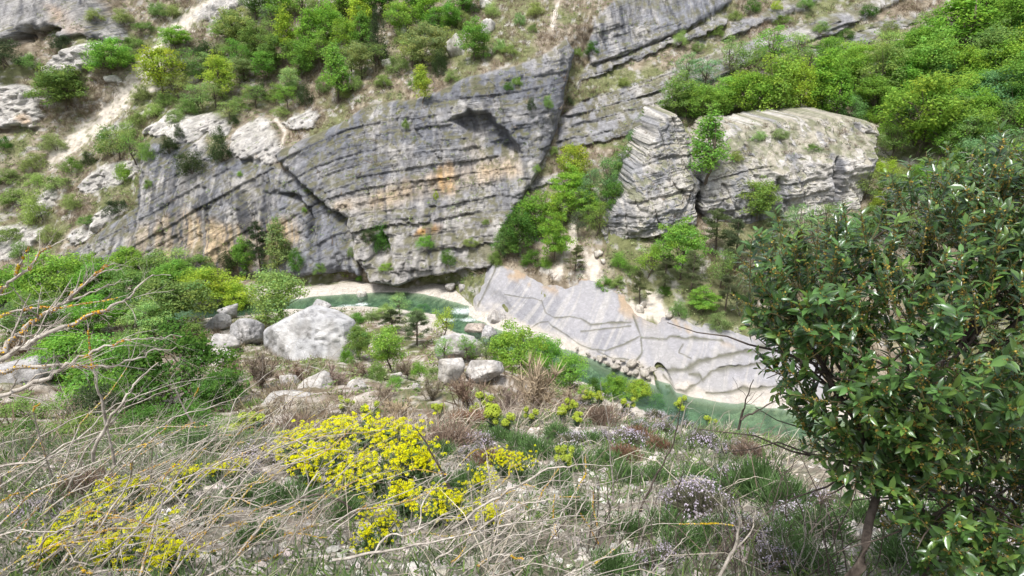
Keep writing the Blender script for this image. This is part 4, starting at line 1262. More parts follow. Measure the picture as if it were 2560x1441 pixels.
        ('bush', 2310, 390, 440, 'bright', 80), ('bush', 2220, 290, 350, 'bright', 70), ('thin', 2230, 320, 400, 'mid', 80), ('round', 2600, 260, 400, 'green', 120), ('round', 2620, 100, 260, 'bright', 130), ('bush', 2330, 480, 540, 'mid', 100), ('bush', 2450, 470, 540, 'deep', 110), ('thin', 2540, 440, 540, 'mid', 100), ('bush', 2200, 470, 520, 'lime', 60), ('bush', 2150, 200, 260, 'mid', 80), ('round', 2140, 120, 215, 'bright', 80), ('bush', 2290, 60, 110, 'mid', 60), ('bush', 2220, 50, 90, 'olive', 50), ('thin', 2270, 480, 560, 'blue', 90), ('thin', 2560, 540, 640, 'deep', 100), ('round', 2340, 170, 270, 'deep', 90), ('round', 2520, 230, 330, 'deep', 90), ('thin', 2420, 190, 280, 'green', 90), ('thin', 2270, 270, 360, 'mid', 90), ('thin', 2180, 330, 400, 'olive', 70), ('thin', 2400, 310, 400, 'pale', 90), ('thin', 2330, 420, 500, 'olive', 90), ('thin', 2480, 400, 490, 'green', 90), ('thin', 2440, 40, 130, 'green', 90), ('thin', 2320, 50, 130, 'mid', 90), ('thin', 2210, 90, 170, 'pale', 80), ('thin', 2540, 370, 460, 'bright', 100), ('thin', 2250, 540, 620, 'mid', 90), ('thin', 2390, 520, 610, 'mid', 90), ('thin', 2160, 430, 500, 'olive', 70), ('thin', 2470, 320, 400, 'deep', 90)]),
    ('trees on the right wooded slope', 'filling the right wood', W, [
        ('round', 2240, 230, 330, 'green', 100), ('round', 2180, 200, 290, 'bright', 90), ('round', 2350, 230, 330, 'green', 110), ('round', 2410, 200, 300, 'bright', 100), ('round', 2480, 130, 240, 'bright', 100), ('round', 2330, 80, 180, 'green', 100), ('round', 2270, 90, 190, 'bright', 90), ('wide', 2400, 380, 460, 'mid', 120), ('wide', 2300, 430, 510, 'green', 110), ('wide', 2500, 460, 550, 'mid', 120), ('wide', 2230, 440, 510, 'mid', 100), ('round', 2450, -20, 90, 'bright', 100), ('round', 2530, 90, 200, 'bright', 100), ('wide', 2360, 520, 600, 'blue', 110), ('wide', 2180, 520, 590, 'mid', 90), ('round', 2420, 290, 380, 'bright', 100), ('round', 2100, 140, 240, 'bright', 90), ('round', 2050, 200, 290, 'bright', 80), ('round', 1820, 190, 290, 'bright', 100), ('round', 1900, 190, 300, 'green', 90), ('wide', 2090, 560, 640, 'mid', 100)]),
    ('bushes on the bedded bands', 'on the rock bands above the outcrop', W, [
        ('bush', 1700, 62, 110, 'pale', 40), ('bush', 1790, 60, 90, 'mid', 50), ('bush', 1880, -5, 30, 'deep', 50), ('bush', 1960, 30, 60, 'mid', 60), ('bush', 2050, 50, 80, 'mid', 50), ('bush', 2170, 10, 40, 'deep', 50), ('bush', 1620, 260, 300, 'mid', 60), ('bush', 1560, 190, 215, 'olive', 50), ('bush', 1480, 95, 135, 'deep', 50), ('bush', 1440, 110, 140, 'mid', 40), ('bush', 1640, 350, 380, 'green', 50), ('bush', 1745, 100, 130, 'olive', 40), ('bush', 1840, 20, 50, 'olive', 50), ('bush', 1940, 0, 25, 'lime', 40), ('bush', 2110, 70, 100, 'deep', 50), ('bush', 2010, -10, 20, 'mid', 50)]),
    ('trees below the outcrops', 'on the slope below the outcrops', W, [
        ('tier', 1700, 545, 700, 'bright', 130, 'bright green layered tree just below the rock tower'), ('thin', 1620, 610, 695, 'bright', 90), ('bush', 1550, 618, 668, 'green', 60), ('bush', 1510, 680, 725, 'green', 60), ('tier', 1757, 714, 780, 'green', 80), ('pine', 1725, 640, 745, 'pine', 80), ('pine', 1790, 530, 640, 'pine', 90), ('pine', 1840, 560, 680, 'pine', 90), ('pine', 1880, 620, 740, 'pine', 90), ('pine', 1660, 640, 730, 'pine', 70), ('pine', 1600, 680, 760, 'pine', 60), ('pine', 1920, 540, 660, 'pine', 80),
        ('thin', 1985, 520, 620, 'blue', 80), ('bush', 1930, 560, 610, 'blue', 60), ('thin', 2060, 510, 600, 'mid', 80), ('thin', 1800, 620, 720, 'mid', 80), ('thin', 1850, 690, 790, 'pine', 80), ('bush', 1700, 740, 790, 'mid', 70), ('bush', 1800, 770, 820, 'olive', 80), ('thin', 1940, 660, 760, 'mid', 80), ('bush', 1580, 640, 690, 'mid', 60), ('bush', 1640, 600, 640, 'bright', 60), ('thin', 2130, 540, 640, 'blue', 80), ('bush', 1545, 680, 720, 'olive', 50), ('pine', 1810, 690, 790, 'pine', 70), ('pine', 2000, 620, 730, 'pine', 80), ('bush', 1660, 700, 735, 'deep', 50)]),
    ('trees at the cliff foot', 'along the foot of the left cliff', W, [
        ('bush', 190, 630, 680, 'dark', 60), ('wide', 240, 640, 700, 'bright', 70), ('wide', 330, 622, 712, 'bright', 90), ('round', 400, 635, 715, 'mid', 75), ('thin', 445, 622, 712, 'pale', 90), ('ever', 570, 615, 690, 'dark', 60), ('round', 620, 598, 690, 'green', 65), ('pine', 652, 570, 680, 'dark', 60), ('tall', 706, 553, 690, 'olive', 70, 'tall thin olive tree against the cliff foot'), ('bush', 745, 605, 672, 'deep', 55), ('bush', 680, 635, 695, 'olive', 70), ('wide', 500, 640, 712, 'mid', 90), ('bush', 800, 650, 680, 'mid', 50), ('bush', 860, 645, 690, 'olive', 50), ('bush', 965, 645, 675, 'bright', 50), ('bush', 905, 680, 700, 'green', 40)]),
    ('trees on the valley floor', 'among the valley floor trees', G, [
        ('wide', 148, 655, 760, 'bright', 150), ('wide', 40, 690, 780, 'green', 130), ('wide', 250, 665, 765, 'green', 120), ('wide', 330, 680, 775, 'mid', 120), ('wide', 528, 675, 770, 'yellow', 130, 'broad yellowish tree beyond the wedge boulder'), ('wide', 600, 700, 785, 'yellow', 100), ('round', 705, 676, 818, 'pale', 150, 'large pale rounded tree right behind the biggest boulder'), ('wide', 425, 700, 830, 'mid', 190), ('wide', 385, 760, 850, 'pale', 110), ('bush', 480, 800, 850, 'mid', 90),
        ('wide', 230, 760, 840, 'green', 140), ('wide', 90, 760, 850, 'mid', 140), ('bush', 560, 850, 905, 'olive', 70), ('bush', 320, 820, 870, 'mid', 90), ('wide', 320, 740, 800, 'deep', 110), ('bush', 840, 770, 812, 'olive', 70), ('bush', 660, 770, 815, 'olive', 60), ('wide', 0, 700, 800, 'bright', 110), ('wide', 440, 660, 740, 'green', 110), ('wide', 180, 700, 790, 'mid', 110)]),
    ('trees between the boulders and the river', 'between boulders and river', G, [
        ('round', 978, 812, 925, 'bright', 110, 'bright green tree beside the biggest boulder'), ('wide', 900, 808, 900, 'mid', 80), ('pine', 1042, 783, 868, 'pine', 85), ('pine', 985, 780, 832, 'dark', 75), ('thin', 1110, 764, 850, 'lime', 75, 'small forked yellow-green tree on the river bend'), ('wide', 1285, 812, 935, 'bright', 150, 'broad bright tree on the bank opposite the slab'), ('wide', 1360, 842, 935, 'green', 110), ('round', 1425, 880, 970, 'bright', 90), ('wide', 1535, 938, 1000, 'bright', 80), ('wide', 1592, 948, 1005, 'lime', 80), ('bush', 1050, 890, 940, 'bright', 60), ('thin', 1215, 845, 915, 'olive', 60), ('bush', 1010, 740, 770, 'pale', 60),
        ('bush', 1060, 750, 775, 'bright', 50), ('thin', 1110, 840, 905, 'green', 60), ('bush', 940, 890, 950, 'mid', 70), ('bush', 1480, 930, 985, 'deep', 70), ('bush', 870, 850, 910, 'green', 50), ('bush', 930, 770, 800, 'olive', 60), ('bush', 1240, 880, 940, 'deep', 60), ('bush', 960, 750, 785, 'pale', 70), ('bush', 1040, 765, 795, 'mid', 70), ('thin', 1000, 730, 790, 'pale', 60), ('bush', 890, 775, 805, 'green', 60), ('thin', 1170, 835, 900, 'green', 60), ('bush', 1330, 890, 940, 'bright', 80), ('bush', 1390, 910, 960, 'green', 80), ('bush', 1460, 950, 1000, 'bright', 80), ('bush', 1090, 900, 945, 'olive', 60), ('bush', 990, 930, 965, 'green', 60), ('bush', 1640, 975, 1015, 'bright', 60)]),
    ('trees on the near slope', 'on the slope below dead branches', G, [
        ('wide', 450, 845, 1010, 'deep', 260, 'big deep green tree just beyond the dead branches'), ('wide', 300, 870, 1000, 'green', 190), ('wide', 560, 930, 1030, 'deep', 140), ('wide', 180, 850, 960, 'green', 170), ('bush', 80, 870, 940, 'mid', 120), ('bush', 240, 960, 1040, 'dark', 150), ('bush', 80, 985, 1050, 'mid', 140), ('bush', 640, 985, 1030, 'mid', 80), ('bush', 480, 1000, 1075, 'deep', 170), ('bush', 340, 1010, 1085, 'deep', 170), ('bush', 180, 1030, 1100, 'mid', 160), ('bush', 40, 1060, 1120, 'deep', 170), ('bush', 580, 1030, 1085, 'mid', 110), ('bush', 400, 1060, 1110, 'mid', 130)]),
    ('leafless shrubs on the near slope', 'on the near slope among rocks', G, [
        ('bare', 650, 870, 965, 'brown', 120), ('bare', 590, 890, 950, 'brown', 90), ('bare', 740, 905, 965, 'brown', 110), ('bare', 830, 905, 975, 'grey', 110), ('bare', 1170, 930, 1010, 'brown', 110), ('bare', 1335, 862, 1030, 'straw', 200, 'tall straw-coloured leafless bush in front of the river trees'), ('bare', 1080, 940, 1000, 'grey', 90), ('bare', 470, 820, 890, 'brown', 100), ('bare', 960, 950, 1010, 'grey', 90), ('bare', 900, 900, 950, 'brown', 80), ('bare', 1020, 890, 940, 'brown', 70), ('bare', 1270, 960, 1030, 'grey', 100), ('bare', 700, 960, 1000, 'brown', 80), ('bare', 1130, 880, 930, 'brown', 60), ('bare', 80, 830, 900, 'brown', 110), ('bare', 330, 800, 850, 'brown', 90), ('bare', 880, 990, 1040, 'straw', 130), ('bare', 1000, 1000, 1050, 'straw', 130), ('bare', 760, 1000, 1045, 'straw', 120), ('bare', 1430, 960, 1010, 'grey', 110)]),
]
ORD = ['first', 'second', 'third', 'fourth', 'fifth', 'sixth', 'seventh', 'eighth', 'ninth', 'tenth', 'eleventh', 'twelfth', 'thirteenth', 'fourteenth', 'fifteenth', 'sixteenth', 'seventeenth', 'eighteenth', 'nineteenth', 'twentieth', 'twenty-first', 'twenty-second', 'twenty-third', 'twenty-fourth', 'twenty-fifth']


def plant_region(group, where, s, rows):
    auto = {}
    for r_ in rows:
        if len(r_) < 7:
            auto.setdefault((r_[0], r_[4]), []).append((r_[1], r_[3]))
    for r_ in rows:
        kind, px, top, base, colour, wpx = r_[:6]
        if len(r_) > 6:
            lab = r_[6]
        else:
            same = sorted(auto[(kind, colour)])
            me_ = (px, base)
            noun = CATG[NAME[kind]]
            adj = WORD[colour] + ' ' + SHAPE[kind]
            if len(same) == 1:
                lab = f'{adj} {noun} {where}'
            else:
                lab = f'{adj} {noun}, {ORD[same.index(me_)]} from left {where}'
        plant(kind, px, top, base, colour, s, wpx, lab, group)


for grp, where, s_, rows in REGIONS:
    plant_region(grp, where, s_, rows)
plant('tall', 1764, 286, 452, 'green', 117.0, 115, 'fresh green tree growing out of the cleft between the two outcrops', 'trees on the outcrops')
plant('round', 1892, 452, 545, 'mid', 112.5, 95, 'dull green rounded tree against the face of the long outcrop', 'trees on the outcrops')
for px, py, c_, nm in ((1840, 400, 'olive', 'above the lower face'), (1950, 345, 'olive', 'in the middle of its grassy top'), (2030, 380, 'mid', 'near its pale broken end'), (1900, 350, 'pale', 'beside the cleft tree')):
    plant('bush', px, py - 28, py, c_, OUT_B, 50, f'{WORD[c_]} low bush on the long outcrop {nm}', 'trees on the outcrops')

# ================================================================= UNDERGROWTH (nobody could count it)
def undergrowth():
    r = np.random.default_rng(55)
    # far slopes
    n = 36000
    x, z = r.uniform(-135, 110, n), r.uniform(1.5, 80, n)
    xs, zs, Yg, rk = WALL_GRID
    rock = grid_lookup(xs, zs, rk, x, z)
    dens = fbm(x * 0.07, z * 0.09, None, 3, 140)
    scree = np.zeros(n)
    for pts, wd in SCREE_W:
        scree = np.maximum(scree, line_dist(x, z, pts) < wd * 0.45)
    slab = poly_sdf(x, z, wpoly(SLAB), 3.0) > -0.3
    p_ = np.where(rock > 0.4, 0.10, 0.95) * (0.45 + 0.9 * dens)
    ok = (r.random(n) < p_) & (scree < 0.5) & ~slab
    x, z, rock = x[ok], z[ok], rock[ok]
    y = wall_y(x, z)
    P = np.stack([x, y, z], 1)
    green = fbm(x * 0.06 + 7, z * 0.08, None, 3, 141) + r.normal(size=len(x)) * 0.09
    is_g = (green > 0.485) | ((rock > 0.4) & (r.random(len(x)) < 0.6))
    gb, gg = Geo(), Geo()

    def clumps(P, g, leafy, size, m, pal):
        k = len(P)
        sz = size * r.uniform(0.5, 1.3, k)
        o = unit(k * m, r).reshape(k, m, 3)
        o[..., 2] = np.abs(o[..., 2])
        ci = r.integers(0, len(pal), k)
        col = np.asarray(pal)[ci][:, None] * r.uniform(0.65, 1.3, (k, m, 1)) * r.uniform(0.8, 1.2, (k, 1, 1))
        if leafy:
            pos = P[:, None] + o * (sz[:, None, None] * r.uniform(0.35, 1, (k, m, 1)) * np.array([0.8, 0.8, 0.75]))
            g.leaves(pos.reshape(-1, 3), (o + np.array([0, 0, 0.5]) + r.normal(size=o.shape) * 0.5).reshape(-1, 3), np.repeat(sz, m) * 0.19, col.reshape(-1, 3), 1.5, r=r)
        else:
            o[..., 2] += 0.35
            D = o * sz[:, None, None] * r.uniform(0.5, 1.1, (k, m, 1))
            root = P[:, None] + (r.normal(size=(k, m, 3)) * np.array([0.25, 0.25, 0.05])) * sz[:, None, None]
            g.blades(root.reshape(-1, 3), D.reshape(-1, 3), 0.075 * np.repeat(sz, m), col.reshape(-1, 3), r=r, simple=True)

    browns = [(0.23, 0.18, 0.13), (0.20, 0.155, 0.115), (0.31, 0.255, 0.19), (0.17, 0.13, 0.095), (0.25, 0.225, 0.13)]
    greens = [(0.20, 0.235, 0.095), (0.16, 0.225, 0.08), (0.25, 0.275, 0.14), (0.10, 0.135, 0.06), (0.22, 0.30, 0.085)]
    clumps(P[~is_g], gb, False, 1.5, 9, browns)
    clumps(P[is_g], gg, True, 1.05, 12, greens)
    # valley floor and the far part of the near slope
    n = 9000
    x, y = r.uniform(-100, 40, n), r.uniform(22, 124, n)
    zz = ground_z(x, y)
    ok = (zz > 0.9) & (y < wall_base(x, zz) - 1) & (r.random(n) < 0.35 + 0.8 * fbm(x * 0.1, y * 0.1, None, 3, 143))
    P = np.stack([x, y, zz], 1)[ok]
    is_g = fbm(P[:, 0] * 0.09, P[:, 1] * 0.09, None, 3, 144) + r.normal(size=len(P)) * 0.1 > 0.5
    near = np.clip(P[:, 1] / 60, 0.35, 1)
    clumps(P[~is_g], gb, False, 1.2, 11, browns + [(0.28, 0.22, 0.16)])
    clumps(P[is_g], gg, True, 0.95, 16, greens)
    G_ = [np.array(surf(px, py, W)) + np.array([0, -1.6, 0.1]) for px, py in ((1600, 836), (1602, 868), (1640, 840), (1690, 834), (1730, 838), (1650, 917), (1710, 909), (1745, 892), (1790, 880), (1830, 871), (1745, 930), (1775, 913), (1820, 906), (1360, 772), (1430, 786), (1500, 803), (1380, 812), (1470, 863), (1590, 800), (1560, 792), (1620, 812), (1680, 812))]
    clumps(np.array(G_), gg, True, 0.38, 12, greens)
    # tufts on the two outcrops
    Q = [surf(r.uniform(1790, 2190), r.uniform(305, 400), OUT_B) for _ in range(190)] + [surf(r.uniform(1610, 1725), r.uniform(300, 560), OUT_A) for _ in range(50)]
    Q = np.array(Q) + np.array([0, -0.2, 0])
    clumps(Q[::2], gg, True, 0.75, 14, greens)
    clumps(Q[1::2], gb, False, 0.9, 12, browns)
    tag(link('brushwood', gb.mesh('brushwood', MAT_TUFT)), 'brown leafless brushwood covering the slopes', None, None, 'stuff')
    tag(link('ground_cover', gg.mesh('ground_cover', MAT_TUFT)), 'low green scrub scattered over slopes and ledges', None, None, 'stuff')


undergrowth()

# ================================================================= BOULDERS
def boulder_mesh(seed, dims, planes=11, rough=0.05, sub=5, tone=(0.335, 0.33, 0.335), own=None, sharp=14):
    rough = 0.022 if own is not None else 0.035
    sharp = max(sharp, 22)
    import bmesh
    r = np.random.default_rng(seed)
    bm = bmesh.new()
    bmesh.ops.create_icosphere(bm, subdivisions=sub, radius=1.0)
    V = np.array([v.co[:] for v in bm.verts])
    F = np.array([[v.index for v in f.verts] for f in bm.faces])
    bm.free()
    nn = unit(planes, r)
    dd = r.uniform(0.62, 1.0, planes)
    if own is not None:
        nn = np.array([o[:3] for o in own], float)
        dd = np.array([o[3] for o in own], float)
        nn /= np.linalg.norm(nn, axis=1, keepdims=True)
    nn = np.vstack([nn, [[0, 0, -1]]])
    dd = np.append(dd, 0.75)
    q = V @ nn.T
    inv = np.maximum(q, 1e-3) / dd
    rad = 1.0 / (np.sum(inv ** sharp, 1) ** (1.0 / sharp))
    rad = np.minimum(rad, 1.35)
    V = V * rad[:, None]
    V = V / np.abs(V).max(0)
    sc = np.array(dims) / 2
    W_ = V * sc
    k = 3.0 / np.mean(dims)
    nrm = V / np.linalg.norm(V, axis=1, keepdims=True)
    disp = (fbm(W_[:, 0] * k + seed, W_[:, 1] * k, W_[:, 2] * k, 5, seed, 0.55) - 0.5) * 2
    pits = np.abs(fbm(W_[:, 0] * k * 2.6 + 3, W_[:, 1] * k * 2.6, W_[:, 2] * k * 2.6, 3, seed + 5) - 0.5)
    W_ = W_ + nrm * (disp * rough * np.mean(dims) - 0.035 * np.mean(dims) * np.exp(-(pits / 0.03) ** 2))[:, None]
    c0 = np.array(tone)
    n1 = fbm(W_[:, 0] * k * 1.2, W_[:, 1] * k * 1.2, W_[:, 2] * k * 1.2 + seed, 4, seed + 9)
    n2 = fbm(W_[:, 0] * k * 5, W_[:, 1] * k * 5, W_[:, 2] * k * 5, 3, seed + 11)
    c = mixc(np.broadcast_to(c0, W_.shape), c0 * np.array([1.22, 1.2, 1.16]), sstep(0.4, 0.65, n1))
    c = mixc(c, c0 * 0.5, sstep(0.54, 0.68, n2) * 0.7)
    n3 = fbm(W_[:, 0] * k * 2.2 + 9, W_[:, 1] * k * 2.2, W_[:, 2] * k * 0.9, 4, seed + 13)
    c = mixc(c, c0 * np.array([0.62, 0.60, 0.56]), sstep(0.5, 0.66, n3) * 0.7)
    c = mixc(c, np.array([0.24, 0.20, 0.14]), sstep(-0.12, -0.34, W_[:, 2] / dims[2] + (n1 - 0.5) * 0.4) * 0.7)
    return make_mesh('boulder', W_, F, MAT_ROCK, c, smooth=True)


def boulder(x0, x1, y0, y1, s, label, group, seed, rz=0.0, tone=(0.335, 0.33, 0.335), own=None, depth=0.75, tilt=(0, 0), planes=13, sub=4, hk=0.85, sharp=14):
    """from its box in the photograph: base line y1 on the ground"""
    p = surf((x0 + x1) / 2, y1 - 0.12 * (y1 - y0), s)
    dist = math.sqrt(p[0] ** 2 + p[1] ** 2 + (p[2] - CAM_Z) ** 2)
    wd, hh = (x1 - x0) * dist / FPX, (y1 - y0) * dist / FPX
    H = hh * hk * 1.25
    me = boulder_mesh(seed, (wd * 1.04, wd * depth, H), own=own, tone=tone, planes=planes, sub=sub, sharp=sharp)
    o = link('boulder', me, None, (p[0], p[1] + wd * depth * 0.3, p[2] + H * 0.28))
    o.rotation_euler = (tilt[0], tilt[1], rz)
    tag(o, label, 'boulder', group)
    return o


GV = 'boulders on the valley floor'
boulder(648, 893, 797, 918, G, 'biggest pale grey boulder with a sloping flat face and dark side', GV, 401, 0, (0.40, 0.40, 0.41),
        own=[(0.12, -0.75, 0.62, 0.62), (-0.85, -0.5, 0.05, 0.80), (0.9, -0.25, 0.15, 0.82), (-0.55, 0.1, 0.85, 0.68), (0.35, 0.1, 0.9, 0.72), (0, 1, 0.1, 0.8), (0.6, -0.6, 0.5, 0.78), (0.8, 0.6, 0, 0.8), (-0.7, 0.7, 0, 0.85)], sub=5, depth=0.7, sharp=26, hk=0.95)
boulder(579, 662, 798, 876, G, 'rounded grey boulder leaning against the biggest boulder', GV, 402, 0.3, planes=16, sub=5)
boulder(527, 592, 840, 886, G, 'small angular boulder beside the leaning boulder', GV, 403, 0.1, (0.37, 0.36, 0.355))
boulder(485, 560, 716, 768, G, 'wedge-shaped grey boulder tilted up before the yellowish trees', GV, 404, 0.2, own=[(0.35, -0.3, 0.85, 0.42), (-0.9, -0.4, 0.2, 0.8), (0.5, -0.8, 0, 0.7), (0, 1, 0, 0.8), (1, 0, 0, 0.9)], tilt=(0, 0.35))
boulder(545, 592, 765, 802, G, 'pale broken boulder below the wedge-shaped boulder', GV, 405, 0.5)
boulder(515, 572, 790, 830, G, 'flat pale boulder half hidden under bushes by the wedge', GV, 425, 0.2)
boulder(488, 575, 886, 930, G, 'low flat boulder sunk in brown scrub', GV, 406, 0.2, (0.45, 0.42, 0.40))
boulder(1088, 1212, 845, 905, G, 'flat-topped pale boulder above the dark green pool', GV, 407, 0.1, (0.37, 0.36, 0.355), depth=0.6, sub=5)
boulder(1212, 1268, 770, 828, 104.5, 'upright cracked boulder at the foot of the slab', GV, 408, 0.4, (0.44, 0.42, 0.41), sub=5)
boulder(1164, 1228, 803, 850, 100.5, 'brown-sided wet boulder standing in the river', GV, 409, 0.3, (0.33, 0.29, 0.26), tilt=(0, -0.35), sub=5)
boulder(1195, 1246, 818, 860, 98.0, 'pale boulder in front of the wet brown boulder', GV, 410, 0.7, sub=5)
boulder(1094, 1160, 893, 965, G, 'pointed white boulder on the near slope above the river', GV, 411, 0.2, (0.40, 0.385, 0.37))
boulder(1140, 1256, 898, 968, G, 'broad white boulder beside the pointed white boulder', GV, 412, -0.1, (0.39, 0.375, 0.365), sub=5)
boulder(-60, 120, 785, 818, G, 'long low grey boulder at the left edge under trees', GV, 413, 0)
boulder(165, 335, 768, 812, G, 'long low grey boulder showing between the dead branches', GV, 414, 0.1)
boulder(-40, 112, 922, 985, G, 'pale boulder behind the dead branches at the left edge', GV, 415, 0)
boulder(892, 917, 728, 755, 118.5, 'single pale boulder at the edge of the gravel bar', GV, 416, 0.4, (0.48, 0.46, 0.43))
boulder(770, 826, 755, 785, G, 'smooth pale boulder by the upstream rapids', GV, 417, 0.1)
boulder(1113, 1139, 709, 729, 119.5, 'left one of two grey boulders on the gravel bar', GV, 418, 0.1, (0.3, 0.29, 0.28))
boulder(1141, 1169, 710, 734, 118.5, 'right one of two grey boulders on the gravel bar', GV, 419, 0.6, (0.3, 0.29, 0.28))
boulder(742, 830, 945, 992, G, 'wide white boulder in the brown shrubs below the biggest boulder', GV, 420, 0.1, (0.40, 0.385, 0.37))
boulder(698, 742, 938, 975, G, 'small white boulder next to the wide white boulder', GV, 421, 0.4, (0.40, 0.385, 0.37))
boulder(866, 914, 950, 992, G, 'upright white boulder amid straw-coloured twigs', GV, 422, 0.4, (0.40, 0.385, 0.37))
boulder(974, 1008, 930, 954, G, 'small white boulder peeping over brown twigs', GV, 423, 0.9, (0.40, 0.385, 0.37))
boulder(1029, 1056, 954, 990, G, 'small upright white boulder beneath the pointed white boulder', GV, 424, 0.9, (0.40, 0.385, 0.37))
boulder(640, 760, 995, 1035, G, 'flat white rock shelf above the yellow flowers', GV, 426, 0.1, (0.40, 0.385, 0.37))
GH = 'white boulders on the far slope'
for i, (a, b, c_, d_, lb) in enumerate([(1111, 1166, 88, 150, 'largest white boulder on the upper slope beside a fresh green tree'), (993, 1020, 60, 98, 'upright white boulder among the trees along the top'), (1196, 1240, 50, 92, 'white boulder uphill of the largest white boulder'), (948, 986, 148, 174, 'low white boulder below the tall dark evergreen'),
                                         (464, 498, 192, 210, 'small white boulder uphill of the ledge bushes'), (1190, 1232, 0, 28, 'white boulder at the upper edge near brown scrub'), (580, 604, 150, 175, 'small grey boulder between two yellowish trees'), (256, 302, 192, 212, 'flat white boulder beside the pale scree chute'), (598, 640, 600, 640, 'x')]):
    if lb != 'x':
        boulder(a, b, c_, d_, W, lb, GH, 430 + i, 0.4 * i, (0.50, 0.485, 0.46), sub=4)
for i, (a, b, c_, d_, lb) in enumerate([(1588, 1612, 762, 785, 'pair of small stones, the left, on the dirt above the slab'), (1600, 1618, 752, 775, 'pair of small stones, the right, on the dirt above the slab'), (1660, 1690, 778, 800, 'pale stone under the scrub edge above the slab'), (1585, 1605, 690, 712, 'grey stone on the slope under the bright layered tree'), (1480, 1515, 625, 645, 'pale stone at the foot of the rock tower'), (1500, 1520, 648, 664, 'small pale stone lower by the rock tower')]):
    boulder(a, b, c_, d_, W, lb, 'stones above the slab', 450 + i, 0.4 * i, (0.44, 0.41, 0.37), sub=3)

# ================================================================= FOREGROUND
MAT_LEAFY = leaf_material('herb_leaves', 0.35, use_obj=False)
MAT_GLOSSY = leaf_material('glossy_leaves', 0.22, use_obj=False, gloss=1.0, rough=0.26)
MAT_PETAL = leaf_material('petals', 0.35, use_obj=False)
MAT_DEADWOOD = bark_material('grey_deadwood', (0.20, 0.175, 0.15), (0.52, 0.48, 0.425), 16.0)
MAT_DARKWOOD = bark_material('dark_deadwood', (0.035, 0.028, 0.024), (0.115, 0.095, 0.08), 18.0)
MAT_LICHEN = leaf_material('orange_lichen', 0.0, use_obj=False)
GZ = lambda x, y: float(ground_z(np.array([x]), np.array([y]))[0])


def foreground_stones():
    r = np.random.default_rng(77)
    n = 24000
    y = 1.8 + 24 * r.random(n) ** 1.8
    x = r.uniform(-0.95, 0.95, n) * (y + 2.0)
    bare = fbm(x * 0.6, y * 0.6, None, 3, 150)
    ok = r.random(n) < sstep(0.36, 0.6, bare) + 0.12
    x, y = x[ok], y[ok]
    n = len(x)
    z = ground_z(x, y)
    sz = 0.012 + 0.05 * r.random(n) ** 3 + 0.002 * y
    base = np.array([[1, 0, 0], [0, 1, 0], [-1, 0, 0], [0, -1, 0], [0, 0, 0.7], [0, 0, -0.7], [0.6, 0.6, 0.3], [-0.6, 0.6, 0.3], [-0.6, -0.6, 0.3], [0.6, -0.6, 0.3]], float)
    F = np.array([[0, 6, 4], [6, 1, 4], [1, 7, 4], [7, 2, 4], [2, 8, 4], [8, 3, 4], [3, 9, 4], [9, 0, 4]])
    V = base[None] * r.uniform(0.6, 1.3, (n, 10, 1)) * sz[:, None, None] * r.uniform(0.6, 1.3, (n, 1, 3))
    a = r.uniform(0, 6.28, n)
    c_, s_ = np.cos(a)[:, None], np.sin(a)[:, None]
    V = np.stack([V[..., 0] * c_ - V[..., 1] * s_, V[..., 0] * s_ + V[..., 1] * c_, V[..., 2]], -1) + np.stack([x, y, z], 1)[:, None]
    FF = (F[None] + np.arange(n)[:, None, None] * 10).reshape(-1, 3)
    col = np.array([[0.52, 0.485, 0.45]]) * r.uniform(0.45, 1.3, (n, 1)) * (1 + r.normal(size=(n, 3)) * 0.03)
    me = make_mesh('gravel', V.reshape(-1, 3), FF, MAT_ROCK, np.repeat(col, 10, 0))
    tag(link('gravel', me), 'pale angular gravel lying over the near slope', None, None, 'stuff')


foreground_stones()


